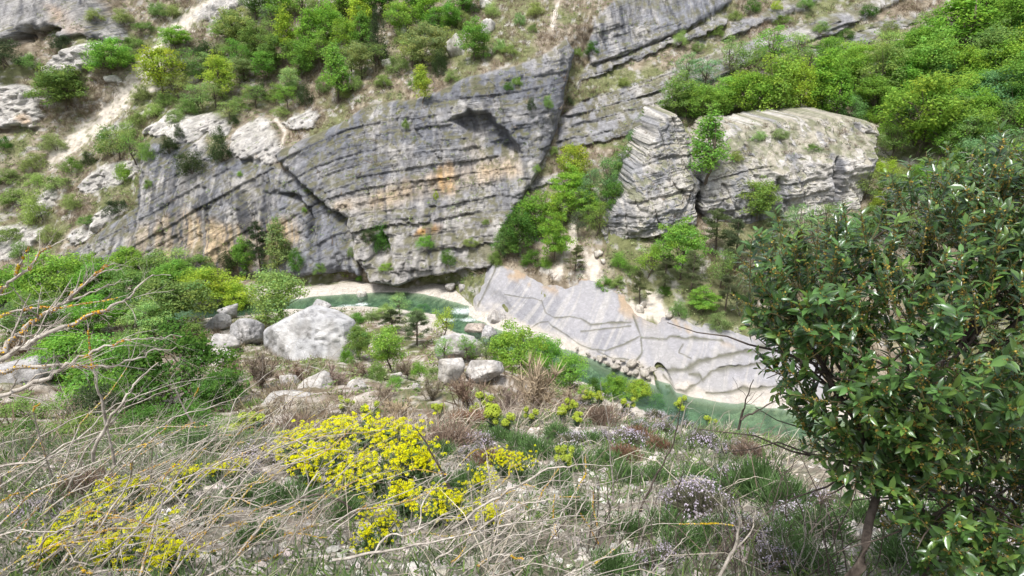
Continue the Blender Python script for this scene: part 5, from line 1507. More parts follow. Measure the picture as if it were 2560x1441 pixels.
def dry_grass():
    """tangle of straw, dead grass and fine dead twigs over the near slope, with green blades and litter"""
    r = np.random.default_rng(78)
    g, gg = Geo(), Geo()
    n = 4200
    y = 2.2 + 26 * r.random(n) ** 1.2
    x = r.uniform(-0.95, 0.9, n) * (y + 1.5)
    left = sstep(0.15, -0.25, x / (y + 1))
    far = sstep(11, 17, y) * sstep(0.32, 0.15, x / (y + 1))
    k = fbm(x * 0.5, y * 0.5, None, 3, 151)
    ok = r.random(n) < np.clip(0.13 + 0.08 * left + 0.36 * far, 0, 1) * sstep(0.34, 0.5, k + 0.08)
    x, y = x[ok], y[ok]
    z = ground_z(x, y)
    n = len(x)
    m = 16
    h = r.uniform(0.16, 0.5, n) * (1 + 0.035 * y)
    lean = np.stack([r.normal(size=n) * 0.35 + 0.45, r.normal(size=n) * 0.3, np.zeros(n)], 1)
    D = lean[:, None] + r.normal(size=(n, m, 3)) * np.array([0.55, 0.55, 0.25]) + np.array([0, 0, 0.75])
    D *= (h[:, None] * r.uniform(0.5, 1.25, (n, m)))[..., None]
    P = np.stack([x, y, z - 0.01], 1)[:, None] + r.normal(size=(n, m, 3)) * np.array([0.12, 0.12, 0.0]) * (1 + 0.05 * y[:, None, None])
    pal = np.array([(0.50, 0.44, 0.35), (0.38, 0.33, 0.27), (0.28, 0.235, 0.20), (0.58, 0.52, 0.43), (0.24, 0.18, 0.15)])
    col = pal[r.integers(0, 5, n)][:, None] * r.uniform(0.7, 1.25, (n, m, 1))
    g.blades(P.reshape(-1, 3), D.reshape(-1, 3), np.repeat(0.0022 + 0.0010 * y, m), col.reshape(-1, 3), bend=0.8, r=r)
    # low green herbs
    n = 10500
    y = 2.4 + 24 * r.random(n) ** 1.15
    x = r.uniform(-0.9, 0.9, n) * (y + 1.5)
    k = fbm(x * 0.45 + 9, y * 0.45, None, 3, 152)
    ok = r.random(n) < sstep(0.36, 0.55, k) * (0.62 + 0.33 * sstep(0.05, -0.25, x / (y + 1)))
    x, y = x[ok], y[ok]
    z = ground_z(x, y)
    n = len(x)
    m = 20
    h = r.uniform(0.04, 0.13, n) * (1 + 0.06 * y)
    o = unit(n * m, r).reshape(n, m, 3)
    o[..., 2] = np.abs(o[..., 2]) + 0.4
    P = np.stack([x, y, z], 1)[:, None] + r.normal(size=(n, m, 3)) * np.array([0.09, 0.09, 0.02]) * (1 + 0.04 * y[:, None, None])
    pal_h = np.array([(0.115, 0.205, 0.06), (0.175, 0.225, 0.11), (0.09, 0.15, 0.06), (0.18, 0.27, 0.075), (0.20, 0.225, 0.16), (0.26, 0.25, 0.21)])
    col = pal_h[r.integers(0, 6, n)][:, None] * r.uniform(0.65, 1.35, (n, m, 1))
    gg.blades(P.reshape(-1, 3), (o * h[:, None, None]).reshape(-1, 3), np.repeat(0.009 + 0.0016 * y, m), col.reshape(-1, 3), r=r, simple=True)
    n = 9000
    y = 1.9 + 16 * r.random(n) ** 1.4
    x = r.uniform(-0.92, 0.92, n) * (y + 1.2)
    D = np.stack([r.normal(size=n), r.normal(size=n), r.normal(size=n) * 0.22 + 0.1], 1) * r.uniform(0.03, 0.13, n)[:, None] * (1 + 0.05 * y)[:, None]
    g.blades(np.stack([x, y, ground_z(x, y) + 0.012], 1), D, 0.004 + 0.0006 * y, pal[r.integers(0, 5, n)] * r.uniform(0.5, 1.1, (n, 1)), bend=0.2, r=r)
    tag(link('dry_grass', g.mesh('dry_grass', MAT_TUFT)), 'tangled straw and dead stalks across the near slope', None, None, 'stuff')
    tag(link('low_herbs', gg.mesh('low_herbs', MAT_LEAFY)), 'low green herbs growing through the gravel', None, None, 'stuff')


dry_grass()


# ---------------------------------------------------------------- small flowering plants (unit height 1)
def proto_yellow(seed):
    r = np.random.default_rng(seed)
    st, lf, fl = Geo(), Geo(), Geo()
    for i in range(22):
        a, e = r.uniform(0, 6.28), r.uniform(0.0, 0.8)
        tip = np.array([math.cos(a) * e, math.sin(a) * e, r.uniform(0.7, 1.0) - 0.25 * e])
        ln = bent_line(np.array([r.normal() * 0.05, r.normal() * 0.05, -0.05]), tip, 5, 0.15, r)
        st.tube(ln, np.linspace(0.012, 0.006, 5), 4)
        m = 16
        t = r.uniform(0.05, 0.8, m)
        pos = np.stack([np.interp(t * 4, range(5), ln[:, k]) for k in range(3)], 1)
        v = r.uniform(0.7, 1.3, m)[:, None]
        d = unit(m, r) * np.array([1, 1, 0.5]) + np.array([0, 0, 0.35])
        lf.blades(pos, d * 0.26, 0.055, np.array([[0.13, 0.21, 0.095]]) * v, bend=0.5, r=r)
        for q in range(5):
            c = tip + r.normal(size=3) * np.array([0.13, 0.13, 0.06])
            st.tube(np.array([ln[-2], (ln[-2] + c) / 2 + np.array([0, 0, -0.01]), c]), [0.006, 0.005, 0.004], 3)
            m = 24
            o = unit(m, r)
            o[:, 2] = np.abs(o[:, 2])
            v = r.uniform(0.75, 1.2, m)[:, None]
            fl.leaves(c + o * np.array([0.055, 0.055, 0.035]), o + np.array([0, 0, 0.8]) + r.normal(size=(m, 3)) * 0.4, 0.031, np.array([[0.66, 0.66, 0.015]]) * v * np.array([1, r.uniform(0.92, 1.06), 1]), 1.1, r=r)
    return [('stem', st.mesh('stem', None)), ('foliage', lf.mesh('foliage', MAT_LEAFY)), ('flowers', fl.mesh('flowers', MAT_PETAL))]


def proto_thyme(seed, colr=(0.52, 0.46, 0.56)):
    r = np.random.default_rng(seed)
    lf, fl = Geo(), Geo()
    n = 480
    o = unit(n, r)
    o[:, 2] = np.abs(o[:, 2])
    lump = 1 + 0.35 * (fbm(o[:, 0] * 2.5 + seed, o[:, 1] * 2.5, o[:, 2] * 2.5, 3, seed) - 0.5) * 2
    P = o * np.array([1.15, 1.15, 0.85]) * lump[:, None]
    v = r.uniform(0.6, 1.3, (n, 1))
    lf.blades(P * 0.35, P * 0.62, 0.045, np.array([[0.15, 0.155, 0.10]]) * v, r=r)
    m = 1500
    k = r.integers(0, n, m)
    p2 = P[k] * r.uniform(0.82, 1.06, (m, 1)) + r.normal(size=(m, 3)) * 0.05
    keep = fbm(p2[:, 0] * 2.2 + seed, p2[:, 1] * 2.2, None, 3, seed + 3) > 0.44
    p2, kk = p2[keep], k[keep]
    v = r.uniform(0.7, 1.3, (len(p2), 1))
    fl.leaves(p2, o[kk] + r.normal(size=(len(p2), 3)) * 0.6, 0.06 * r.uniform(0.6, 1.3, len(p2)), np.array([colr]) * v, 1.3, r=r)
    return [('foliage', lf.mesh('foliage', MAT_LEAFY)), ('flowers', fl.mesh('flowers', MAT_PETAL))]


def proto_tuft(seed, col=(0.105, 0.185, 0.065)):
    r = np.random.default_rng(seed)
    lf = Geo()
    n = 1500
    o = unit(n, r)
    o[:, 2] = np.abs(o[:, 2]) + 0.05
    lump = 1 + 0.4 * (fbm(o[:, 0] * 2 + seed, o[:, 1] * 2, o[:, 2] * 2, 3, seed) - 0.5) * 2
    P = o * lump[:, None] * np.array([0.85, 0.85, 0.75])
    v = r.uniform(0.55, 1.4, (n, 1))
    lf.blades(P * r.uniform(0.25, 0.95, (n, 1)), P * 0.16 + r.normal(size=(n, 3)) * 0.07 + np.array([0, 0, 0.1]), 0.026, np.array([col]) * v, bend=0.3, r=r)
    return [('foliage', lf.mesh('foliage', MAT_LEAFY))]


def proto_spurge(seed):
    r = np.random.default_rng(seed)
    st, lf, fl = Geo(), Geo(), Geo()
    for i in range(7):
        a, e = r.uniform(0, 6.28), r.uniform(0.0, 0.42)
        tip = np.array([math.cos(a) * e, math.sin(a) * e, r.uniform(0.6, 1.0)])
        ln = bent_line(np.array([r.normal() * 0.04, r.normal() * 0.04, -0.05]), tip, 5, 0.1, r)
        st.tube(ln, np.linspace(0.022, 0.014, 5), 4)
        m = 34
        t = r.uniform(0.1, 0.85, m)
        pos = np.stack([np.interp(t * 4, range(5), ln[:, k]) for k in range(3)], 1)
        v = r.uniform(0.7, 1.3, m)[:, None]
        lf.blades(pos, (unit(m, r) * np.array([1, 1, 0.4]) + np.array([0, 0, 0.25])) * 0.17, 0.04, np.array([[0.085, 0.145, 0.085]]) * v, r=r)
        m = 130
        o = unit(m, r)
        v = r.uniform(0.75, 1.25, m)[:, None]
        fl.leaves(tip + o * np.array([0.12, 0.12, 0.16]) * r.uniform(0.6, 1, (m, 1)), o + np.array([0, 0, 0.5]), 0.05, np.array([[0.36, 0.44, 0.06]]) * v, 1.2, r=r)
    return [('stem', st.mesh('stem', None)), ('foliage', lf.mesh('foliage', MAT_LEAFY)), ('flower_heads', fl.mesh('flower_heads', MAT_PETAL))]


MAT_STEM = bark_material('green_stem', (0.10, 0.13, 0.05), (0.2, 0.22, 0.1), 20)
SMALL = {'yellow': [proto_yellow(500 + i) for i in range(4)], 'thyme': [proto_thyme(510), proto_thyme(511), proto_thyme(512, (0.56, 0.52, 0.58))], 'tuft': [proto_tuft(520 + i) for i in range(3)],
         'fern': [proto_tuft(530, (0.22, 0.135, 0.09)), proto_tuft(531, (0.24, 0.18, 0.14))], 'spurge': [proto_spurge(540 + i) for i in range(3)]}
for lst in SMALL.values():
    for pr in lst:
        for nm, me in pr:
            if nm == 'stem':
                me.materials.clear()
                me.materials.append(MAT_STEM)
SNAME = {'yellow': ('flowering_plant', 'flower'), 'thyme': ('thyme_cushion', 'flower'), 'tuft': ('herb_tuft', 'plant'), 'fern': ('withered_fern', 'plant'), 'spurge': ('spurge_plant', 'plant')}
SW = {'yellow': 1.5, 'thyme': 2.3, 'tuft': 1.7, 'fern': 1.7, 'spurge': 0.9}


def small(kind, px, top, base, wpx, label, group, var=None):
    p = hit_ground(px, base)
    p[2] = GZ(p[0], p[1])
    dist = math.sqrt(p[0] ** 2 + p[1] ** 2 + (p[2] - CAM_Z) ** 2)
    h = (base - top) * dist / FPX * (1.25 if kind == 'yellow' else 0.95)
    f = (wpx * dist / FPX) / SW[kind]
    k = _count.get(kind, 0)
    _count[kind] = k + 1
    pr = SMALL[kind][(k if var is None else var) % len(SMALL[kind])]
    o = empty(SNAME[kind][0], p, random.uniform(0, 6.28), (f, f, h))
    for nm, me in pr:
        c = link(nm, me, o)
        c['kind'] = 'stuff'
    tag(o, label, SNAME[kind][1], group)


def small_row(kind, where, group, adj, rows):
    srt = sorted(rows)
    for r_ in rows:
        small(kind, *r_, f'{adj}, {ORD[srt.index(r_)]} from left {where}' if len(rows) > 1 else f'{adj} {where}', group)


small_row('yellow', 'in the big yellow patch', 'yellow flowering plants', 'yellow flowering plant with grey-green leaves',
          [(745, 1105, 1185, 120), (800, 1085, 1165, 130), (865, 1070, 1150, 130), (930, 1065, 1145, 130), (995, 1065, 1150, 130), (1040, 1075, 1175, 110), (770, 1145, 1235, 130), (850, 1130, 1225, 140), (930, 1120, 1220, 140), (1010, 1120, 1225, 140), (1060, 1140, 1230, 90), (880, 1180, 1260, 110)])
small_row('yellow', 'in the middle lower group', 'yellow flowering plants', 'yellow flowering plant among grey dead sticks',
          [(1205, 1200, 1275, 80), (1150, 1270, 1340, 90), (1020, 1245, 1330, 110), (1090, 1265, 1350, 110), (960, 1290, 1370, 90), (925, 1315, 1385, 80), (1230, 1310, 1380, 80)])
small_row('yellow', 'beside the middle tuft slope', 'yellow flowering plants', 'small yellow flowering plant', [(1255, 1140, 1205, 70), (1300, 1150, 1225, 70)])
small_row('yellow', 'under the lichen-covered branches', 'yellow flowering plants', 'yellow flowering plant',
          [(285, 1210, 1270, 90), (345, 1205, 1255, 60), (455, 1190, 1255, 110), (250, 1280, 1330, 90), (390, 1290, 1350, 90), (140, 1360, 1420, 90), (300, 1360, 1430, 110), (390, 1345, 1420, 100), (440, 1400, 1460, 100), (545, 1160, 1205, 70), (600, 1160, 1200, 60), (160, 1300, 1345, 60)])
small_row('thyme', 'on the gravel slope', 'lilac thyme cushions', 'lilac flowering thyme cushion',
          [(1745, 1240, 1325, 170), (1690, 1245, 1290, 90), (1740, 1210, 1250, 120), (1570, 1075, 1120, 120), (1500, 1070, 1110, 70), (1640, 1020, 1050, 60), (1758, 1090, 1135, 100), (1830, 1120, 1150, 80), (1430, 1080, 1125, 90), (1870, 1085, 1115, 60), (1690, 1025, 1050, 50), (1445, 985, 1010, 60), (1660, 1050, 1085, 70), (1820, 1160, 1210, 90), (1560, 1020, 1045, 50), (1880, 1160, 1190, 60), (1720, 1050, 1075, 50), (1600, 1060, 1090, 60)])
small_row('thyme', 'beside the big yellow patch', 'lilac thyme cushions', 'faded lilac thyme cushion', [(650, 1120, 1165, 130), (1200, 1075, 1120, 90), (600, 1150, 1190, 90), (90, 1250, 1300, 90), (1170, 1120, 1160, 70)])
small_row('tuft', 'on the open slope', 'green herb tufts', 'dark green herb tuft',
          [(1345, 1100, 1160, 120), (1440, 1130, 1190, 110), (1510, 1120, 1175, 110), (1640, 1165, 1215, 110), (1740, 1170, 1220, 110), (1560, 1170, 1215, 90), (1300, 1080, 1125, 100), (1390, 1060, 1100, 90), (1660, 1300, 1370, 120), (1600, 1060, 1085, 60), (1480, 1085, 1120, 80), (1820, 1215, 1260, 90), (1700, 1360, 1430, 130), (1780, 1330, 1400, 120), (1380, 1180, 1240, 100), (1250, 1060, 1095, 80), (1430, 1240, 1310, 110), (1570, 1290, 1350, 110)])
small_row('tuft', 'below the yellow flowers', 'green herb tufts', 'grey-green leafy tuft',
          [(620, 1190, 1260, 130), (700, 1210, 1280, 130), (780, 1240, 1300, 120), (1130, 1190, 1260, 110), (520, 1250, 1310, 110), (640, 1290, 1350, 130), (1180, 1170, 1220, 80), (500, 1080, 1130, 110), (870, 1260, 1320, 110), (1100, 1100, 1150, 90)])
small_row('fern', 'beside the lilac thyme', 'withered ferns', 'rust-brown withered fern clump', [(1590, 1050, 1110, 110), (1500, 1010, 1065, 90), (1560, 1110, 1160, 100), (1870, 1110, 1150, 90), (1650, 1095, 1135, 70)])
small_row('fern', 'around the big yellow patch', 'withered ferns', 'dry brown tangled clump', [(1120, 1060, 1120, 170), (1170, 1020, 1070, 130), (210, 1195, 1245, 110), (1040, 1030, 1070, 120), (740, 1030, 1080, 110), (1230, 1120, 1170, 110)])
small_row('spurge', 'along the brow of the slope', 'spurge plants', 'spurge plant with lime-green flower heads',
          [(1180, 985, 1060, 60), (1235, 1000, 1080, 80), (1265, 1030, 1090, 70), (1430, 1005, 1060, 50), (1405, 1020, 1065, 45), (1375, 1010, 1055, 45), (1475, 975, 1020, 40), (1497, 980, 1025, 40), (1560, 995, 1040, 50), (1695, 990, 1040, 50), (1440, 1035, 1075, 50), (920, 1000, 1060, 60), (640, 1020, 1080, 80), (1100, 1000, 1050, 50), (1770, 1040, 1080, 40), (860, 1000, 1040, 50), (580, 1050, 1095, 70), (1210, 960, 1020, 60)])
small_row('spurge', 'on the open slope below', 'spurge plants', 'single spurge plant with lime-green heads', [(1408, 1120, 1190, 60), (1420, 1150, 1205, 50), (1330, 1020, 1070, 50)])


# ---------------------------------------------------------------- dead wood
def wood_branch(g, line, r0, r1, r, twigs, twig_len, depth=0, sides=6):
    n = len(line)
    g.tube(line, np.linspace(r0, r1, n) * (1 + 0.12 * r.normal(size=n)), sides if depth == 0 else 3)
    if depth >= 2:
        return
    for _ in range(twigs):
        t = r.uniform(0.15, 0.97) * (n - 1)
        j = min(int(t), n - 2)
        st = line[j] * (1 - (t - j)) + line[j + 1] * (t - j)
        tan = line[j + 1] - line[j]
        tan = tan / (np.linalg.norm(tan) + 1e-9)
        d = tan * r.uniform(0.5, 1.0) + r.normal(size=3) * 0.42 + np.array([0, 0, 0.18])
        d /= np.linalg.norm(d)
        ln = twig_len * r.uniform(0.3, 1.2)
        rr = max(r0 + (r1 - r0) * t / (n - 1), r1) * 0.45
        wood_branch(g, bent_line(st, st + d * ln, 5, 0.22, r), rr, rr * 0.35, r, max(1, twigs // 2) if depth == 0 else 0, twig_len * 0.45, depth + 1)


def lichen_on(line, r0, r1, r, spots):
    g = Geo()
    n = len(line)
    for _ in range(spots):
        t0 = r.uniform(0.02, 0.9)
        ln = r.uniform(0.06, 0.26)
        m = int(40 + 300 * ln)
        t = np.clip(t0 + r.uniform(-0.5, 0.5, m) * ln, 0, 1) * (n - 1)
        j = np.minimum(t.astype(int), n - 2)
        f = (t - j)[:, None]
        c = line[j] * (1 - f) + line[j + 1] * f
        o = unit(m, r)
        rad = (r0 + (r1 - r0) * t / (n - 1))[:, None]
        v = r.uniform(0.7, 1.25, (m, 1))
        col = np.array([[0.52, 0.31, 0.035]]) * v * np.array([1, r.uniform(0.9, 1.3), 1])
        g.leaves(c + o * rad * r.uniform(0.8, 1.35, (m, 1)), o + r.normal(size=(m, 3)) * 0.5, 0.0075 * r.uniform(0.6, 1.5, m), col, 1.2, r=r)
    return g.mesh('lichen', MAT_LICHEN)


def dead_thing(name, base, label, cat, group, branches, seed, mat=None, lich=0.0):
    """branches: list of (points, r0, r1, twigs, twig length)"""
    r = np.random.default_rng(seed)
    o = empty(name, base)
    b0 = np.array(base)
    for pts, r0, r1, tw, tl in branches:
        pts = np.asarray(pts, float)
        # smooth the given line a little and give it a natural wobble
        n = 4 * (len(pts) - 1) + 1
        t = np.linspace(0, len(pts) - 1, n)
        ln = np.stack([np.interp(t, range(len(pts)), pts[:, k]) for k in range(3)], 1)
        ln[1:-1] = 0.25 * ln[:-2] + 0.5 * ln[1:-1] + 0.25 * ln[2:]
        ln += r.normal(size=ln.shape) * r0 * 0.5
        g = Geo()
        wood_branch(g, ln - b0, r0, r1, r, tw, tl)
        b = link('branch', g.mesh('branch', mat or MAT_DEADWOOD, smooth=True), o)
        if r.random() < lich:
            l_ = link('lichen', lichen_on(ln - b0, r0, r1, r, int(r.integers(2, 6))), b)
            l_['kind'] = 'stuff'
    tag(o, label, cat, group)
    return o


def pix(seq):
    return [at_y(px, py, y) for px, py, y in seq]


GD = 'dead lichen-covered shrubs on the left'
dead_thing('dead_shrub', hit_ground(-250, 1150), 'tall bare pale shrub whose long branches reach up over the river trees', 'dead shrub', GD, [
    (pix([(-250, 1000, 2.6), (-60, 800, 2.6), (0, 739, 2.6), (21, 711, 2.6), (70, 672, 2.62), (112, 627, 2.65), (172, 592, 2.7)]), 0.0119, 0.0018, 10, 0.165),
    (pix([(40, 690, 2.6), (51, 655, 2.6), (74, 613, 2.6)]), 0.0054, 0.0014, 8, 0.068),
    (pix([(-250, 1080, 2.4), (-80, 950, 2.4), (0, 883, 2.4), (42, 841, 2.42), (77, 813, 2.45), (123, 778, 2.5), (165, 757, 2.55), (225, 732, 2.6), (306, 694, 2.7)]), 0.0162, 0.0018, 13, 0.220),
    (pix([(165, 757, 2.55), (197, 718, 2.6), (253, 680, 2.65), (303, 672, 2.7)]), 0.0065, 0.0014, 10, 0.110),
    (pix([(169, 750, 2.55), (211, 711, 2.5), (264, 665, 2.5), (288, 658, 2.5)]), 0.0065, 0.0014, 10, 0.110),
    (pix([(-200, 1000, 2.3), (-60, 935, 2.3), (0, 904, 2.3), (63, 866, 2.32), (105, 841, 2.35), (169, 810, 2.4), (239, 785, 2.45), (302, 760, 2.5), (327, 732, 2.55), (369, 701, 2.6), (418, 687, 2.7)]), 0.0140, 0.0018, 13, 0.193),
    (pix([(-150, 960, 2.5), (0, 929, 2.5), (70, 919, 2.5), (148, 912, 2.55), (225, 917, 2.6), (281, 919, 2.65), (352, 897, 2.7), (387, 876, 2.75), (436, 869, 2.8)]), 0.0108, 0.0018, 14, 0.179),
    (pix([(-150, 1080, 2.2), (0, 996, 2.2), (70, 964, 2.25), (141, 933, 2.3), (197, 897, 2.35), (246, 873, 2.4), (299, 855, 2.45), (352, 845, 2.5), (457, 845, 2.6)]), 0.0108, 0.0016, 13, 0.179),
    (pix([(0, 790, 2.8), (60, 772, 2.8), (100, 768, 2.8), (170, 770, 2.8), (320, 740, 2.9)]), 0.0065, 0.0014, 10, 0.123)], 601, None, 0.95)
dead_thing('dead_shrub', hit_ground(240, 1120), 'thin upright pale sapling among the lichen branches', 'dead shrub', GD, [
    (pix([(285, 1160, 3.4), (260, 1031, 3.4), (246, 982, 3.4), (232, 912, 3.4), (221, 841, 3.4), (218, 799, 3.4)]), 0.010, 0.002, 8, 0.22),
    (pix([(230, 1150, 3.2), (267, 1060, 3.2), (299, 1014, 3.2), (334, 964, 3.25), (394, 908, 3.3)]), 0.013, 0.003, 6, 0.2)], 602, None, 0.3)


def random_shrub(label, base, seed, n, lo, hi, up, dirx, mat=None, lich=0.5, r0=(0.006, 0.014), tw=7, spread=0.5, group=GD, tl=0.28, name='dead_shrub'):
    r = np.random.default_rng(seed)
    b = np.array([base[0], base[1], GZ(base[0], base[1])])
    br = []
    for _ in range(n):
        st = b + np.array([r.normal() * spread, r.normal() * spread * 0.6, 0])
        st[2] = GZ(st[0], st[1]) + 0.01
        L_ = r.uniform(lo, hi)
        d = np.array([dirx + r.normal() * 0.3, 0.25 + r.normal() * 0.35, up * r.uniform(0.5, 1.4)])
        d /= np.linalg.norm(d)
        m = 6
        ln = bent_line(st, st + d * L_, m, 0.30, r)
        ln[:, 2] += np.sin(np.linspace(0, math.pi, m)) * 0.10 * L_
        gz = ground_z(ln[:, 0], ln[:, 1])
        ln[:, 2] = np.maximum(ln[:, 2], gz + 0.02)
        q = r.uniform(*r0)
        br.append((ln, q, q * 0.2, tw, tl * L_))
    dead_thing(name, b, label, 'dead shrub', group, br, seed + 1, mat, lich)


random_shrub('dense sprawling dead shrub with orange lichen in the lower left corner', (-2.9, 2.9), 610, 26, 0.8, 1.6, 0.5, 0.85, lich=0.85, r0=(0.004, 0.011), tw=9)
random_shrub('sprawling grey dead shrub leaning over yellow flowers at lower left', (-2.7, 3.4), 612, 26, 0.6, 1.25, 0.45, 0.9, lich=0.75, r0=(0.004, 0.011))
random_shrub('dead shrub with long grey stems above the lower left corner', (-3.9, 4.4), 614, 26, 1.1, 2.1, 0.55, 0.9, lich=0.5, r0=(0.005, 0.012))
random_shrub('fine-twigged dead shrub beside the dark green near trees', (-3.4, 6.2), 616, 22, 1.0, 2.2, 0.5, 0.85, lich=0.35, r0=(0.004, 0.009))
random_shrub('heap of bleached dead sticks at the bottom centre', (-0.35, 3.2), 618, 26, 0.5, 1.2, 0.35, 0.9, lich=0.15, r0=(0.003, 0.008), group='dead sticks on the lower slope')
random_shrub('grey dead bush with upright twigs below the yellow flowers', (0.45, 3.4), 620, 26, 0.4, 0.95, 0.8, 0.35, lich=0.08, r0=(0.003, 0.008), group='dead sticks on the lower slope')
random_shrub('dark twiggy dead bush right of the bottom centre', (0.95, 3.3), 622, 20, 0.35, 0.75, 0.9, 0.2, MAT_DARKWOOD, 0.05, (0.003, 0.006), group='dead sticks on the lower slope')
random_shrub('dark tangled dead bush beneath the leafy right-hand shrub', (1.75, 3.9), 624, 22, 0.5, 1.1, 0.7, 0.1, MAT_DARKWOOD, 0.05, (0.003, 0.007), group='dead sticks on the lower slope')
random_shrub('dead branches trailing right of the lichen shrubs', (-1.1, 3.9), 626, 18, 0.7, 1.5, 0.3, 1.0, lich=0.35, r0=(0.003, 0.008), group='dead sticks on the lower slope')


def stick(label, lines, seed, mat=None, lich=0.0, tw=4, tl=0.12):
    dead_thing('dead_sapling', pix([lines[0][0][0]])[0], label, 'dead sapling', 'single dead saplings', [(pix(l), r0, r1, tw, tl) for l, r0, r1 in lines], seed, mat, lich)


stick('leaning dark dead stem rising from the gravel beside the thyme', [([(1595, 1290, 4.6), (1620, 1230, 4.65), (1655, 1165, 4.7), (1690, 1085, 4.75), (1707, 1000, 4.8)], 0.013, 0.003)], 640, MAT_DARKWOOD)
stick('forked dark dead sapling standing before the white gravel bar', [([(1845, 1075, 5.5), (1862, 1015, 5.5), (1882, 950, 5.5)], 0.014, 0.004), ([(1852, 1050, 5.5), (1890, 1030, 5.5), (1945, 995, 5.5), (1975, 1010, 5.5)], 0.011, 0.002)], 641, MAT_DARKWOOD, tl=0.25)
stick('dark crooked stick leaning against the big yellow patch', [([(1130, 1230, 4.3), (1100, 1170, 4.35), (1070, 1120, 4.4), (1038, 1072, 4.45)], 0.013, 0.004)], 642, MAT_DARKWOOD)
stick('long pale arching stick in the centre of the slope', [([(1130, 1325, 3.4), (1210, 1265, 3.45), (1290, 1215, 3.5), (1370, 1170, 3.55), (1440, 1165, 3.6), (1530, 1165, 3.7)], 0.010, 0.003)], 643, tl=0.2)
stick('thin upright dead stem between the thyme cushions', [([(1535, 1250, 4.2), (1527, 1150, 4.2), (1520, 1050, 4.2), (1500, 955, 4.2)], 0.007, 0.002)], 644, tw=7, tl=0.2)
stick('pale curved stick rising from the bottom near the right', [([(1790, 1460, 2.5), (1830, 1385, 2.5), (1850, 1320, 2.5), (1838, 1260, 2.5)], 0.010, 0.003), ([(1830, 1385, 2.5), (1880, 1330, 2.55), (1890, 1270, 2.6)], 0.006, 0.002)], 645, tl=0.12)
stick('slender grey twig standing alone above the river edge', [([(1700, 1085, 6.0), (1712, 1020, 6.0), (1740, 995, 6.0)], 0.008, 0.003)], 646, tl=0.2)
stick('bleached stick lying across the bottom centre', [([(830, 1400, 2.9), (1000, 1370, 3.0), (1150, 1340, 3.05), (1290, 1310, 3.1), (1460, 1290, 3.3)], 0.009, 0.003)], 647, tl=0.2, tw=7)
stick('pale forked twig upright at the bottom centre', [([(1210, 1450, 2.8), (1225, 1380, 2.8), (1235, 1320, 2.8), (1245, 1260, 2.8)], 0.006, 0.002), ([(1225, 1380, 2.8), (1270, 1340, 2.8), (1330, 1335, 2.8)], 0.004, 0.002)], 648)
stick('dark arching dead branch below the big yellow patch', [([(910, 1300, 4.0), (860, 1255, 4.0), (790, 1235, 4.0), (700, 1265, 4.0), (670, 1275, 4.0)], 0.010, 0.003)], 649, MAT_DARKWOOD, tl=0.2, tw=6)
stick('short orange-lichened stem poking up left of the rocks', [([(480, 1060, 5.5), (450, 1000, 5.5), (430, 950, 5.5)], 0.011, 0.004), ([(465, 1030, 5.5), (490, 985, 5.5), (500, 960, 5.5)], 0.006, 0.003)], 650, lich=0.6, tl=0.3, tw=6)


# ---------------------------------------------------------------- the leafy shrub on the right
def leaf_mesh(seed, length=0.066, width=0.027):
    """one elliptic leaf, folded along its midrib and slightly curved; stalk at the origin, tip along +x"""
    t = np.array([0, 0.28, 0.66, 1.0])
    wv = np.array([0.06, 0.92, 0.84, 0.03]) * width / 2
    zc = (-0.16 + 0.10 * seed) * length * t ** 2
    V = []
    for k in range(4):
        V += [(t[k] * length, -wv[k], zc[k] + wv[k] * 0.35), (t[k] * length, 0, zc[k]), (t[k] * length, wv[k], zc[k] + wv[k] * 0.35)]
    F = []
    for k in range(3):
        a = 3 * k
        F += [(a, a + 3, a + 4, a + 1), (a + 1, a + 4, a + 5, a + 2)]
    return np.array(V), np.array(F)


def cross3(a, b):
    return np.array([a[1] * b[2] - a[2] * b[1], a[2] * b[0] - a[0] * b[2], a[0] * b[1] - a[1] * b[0]])


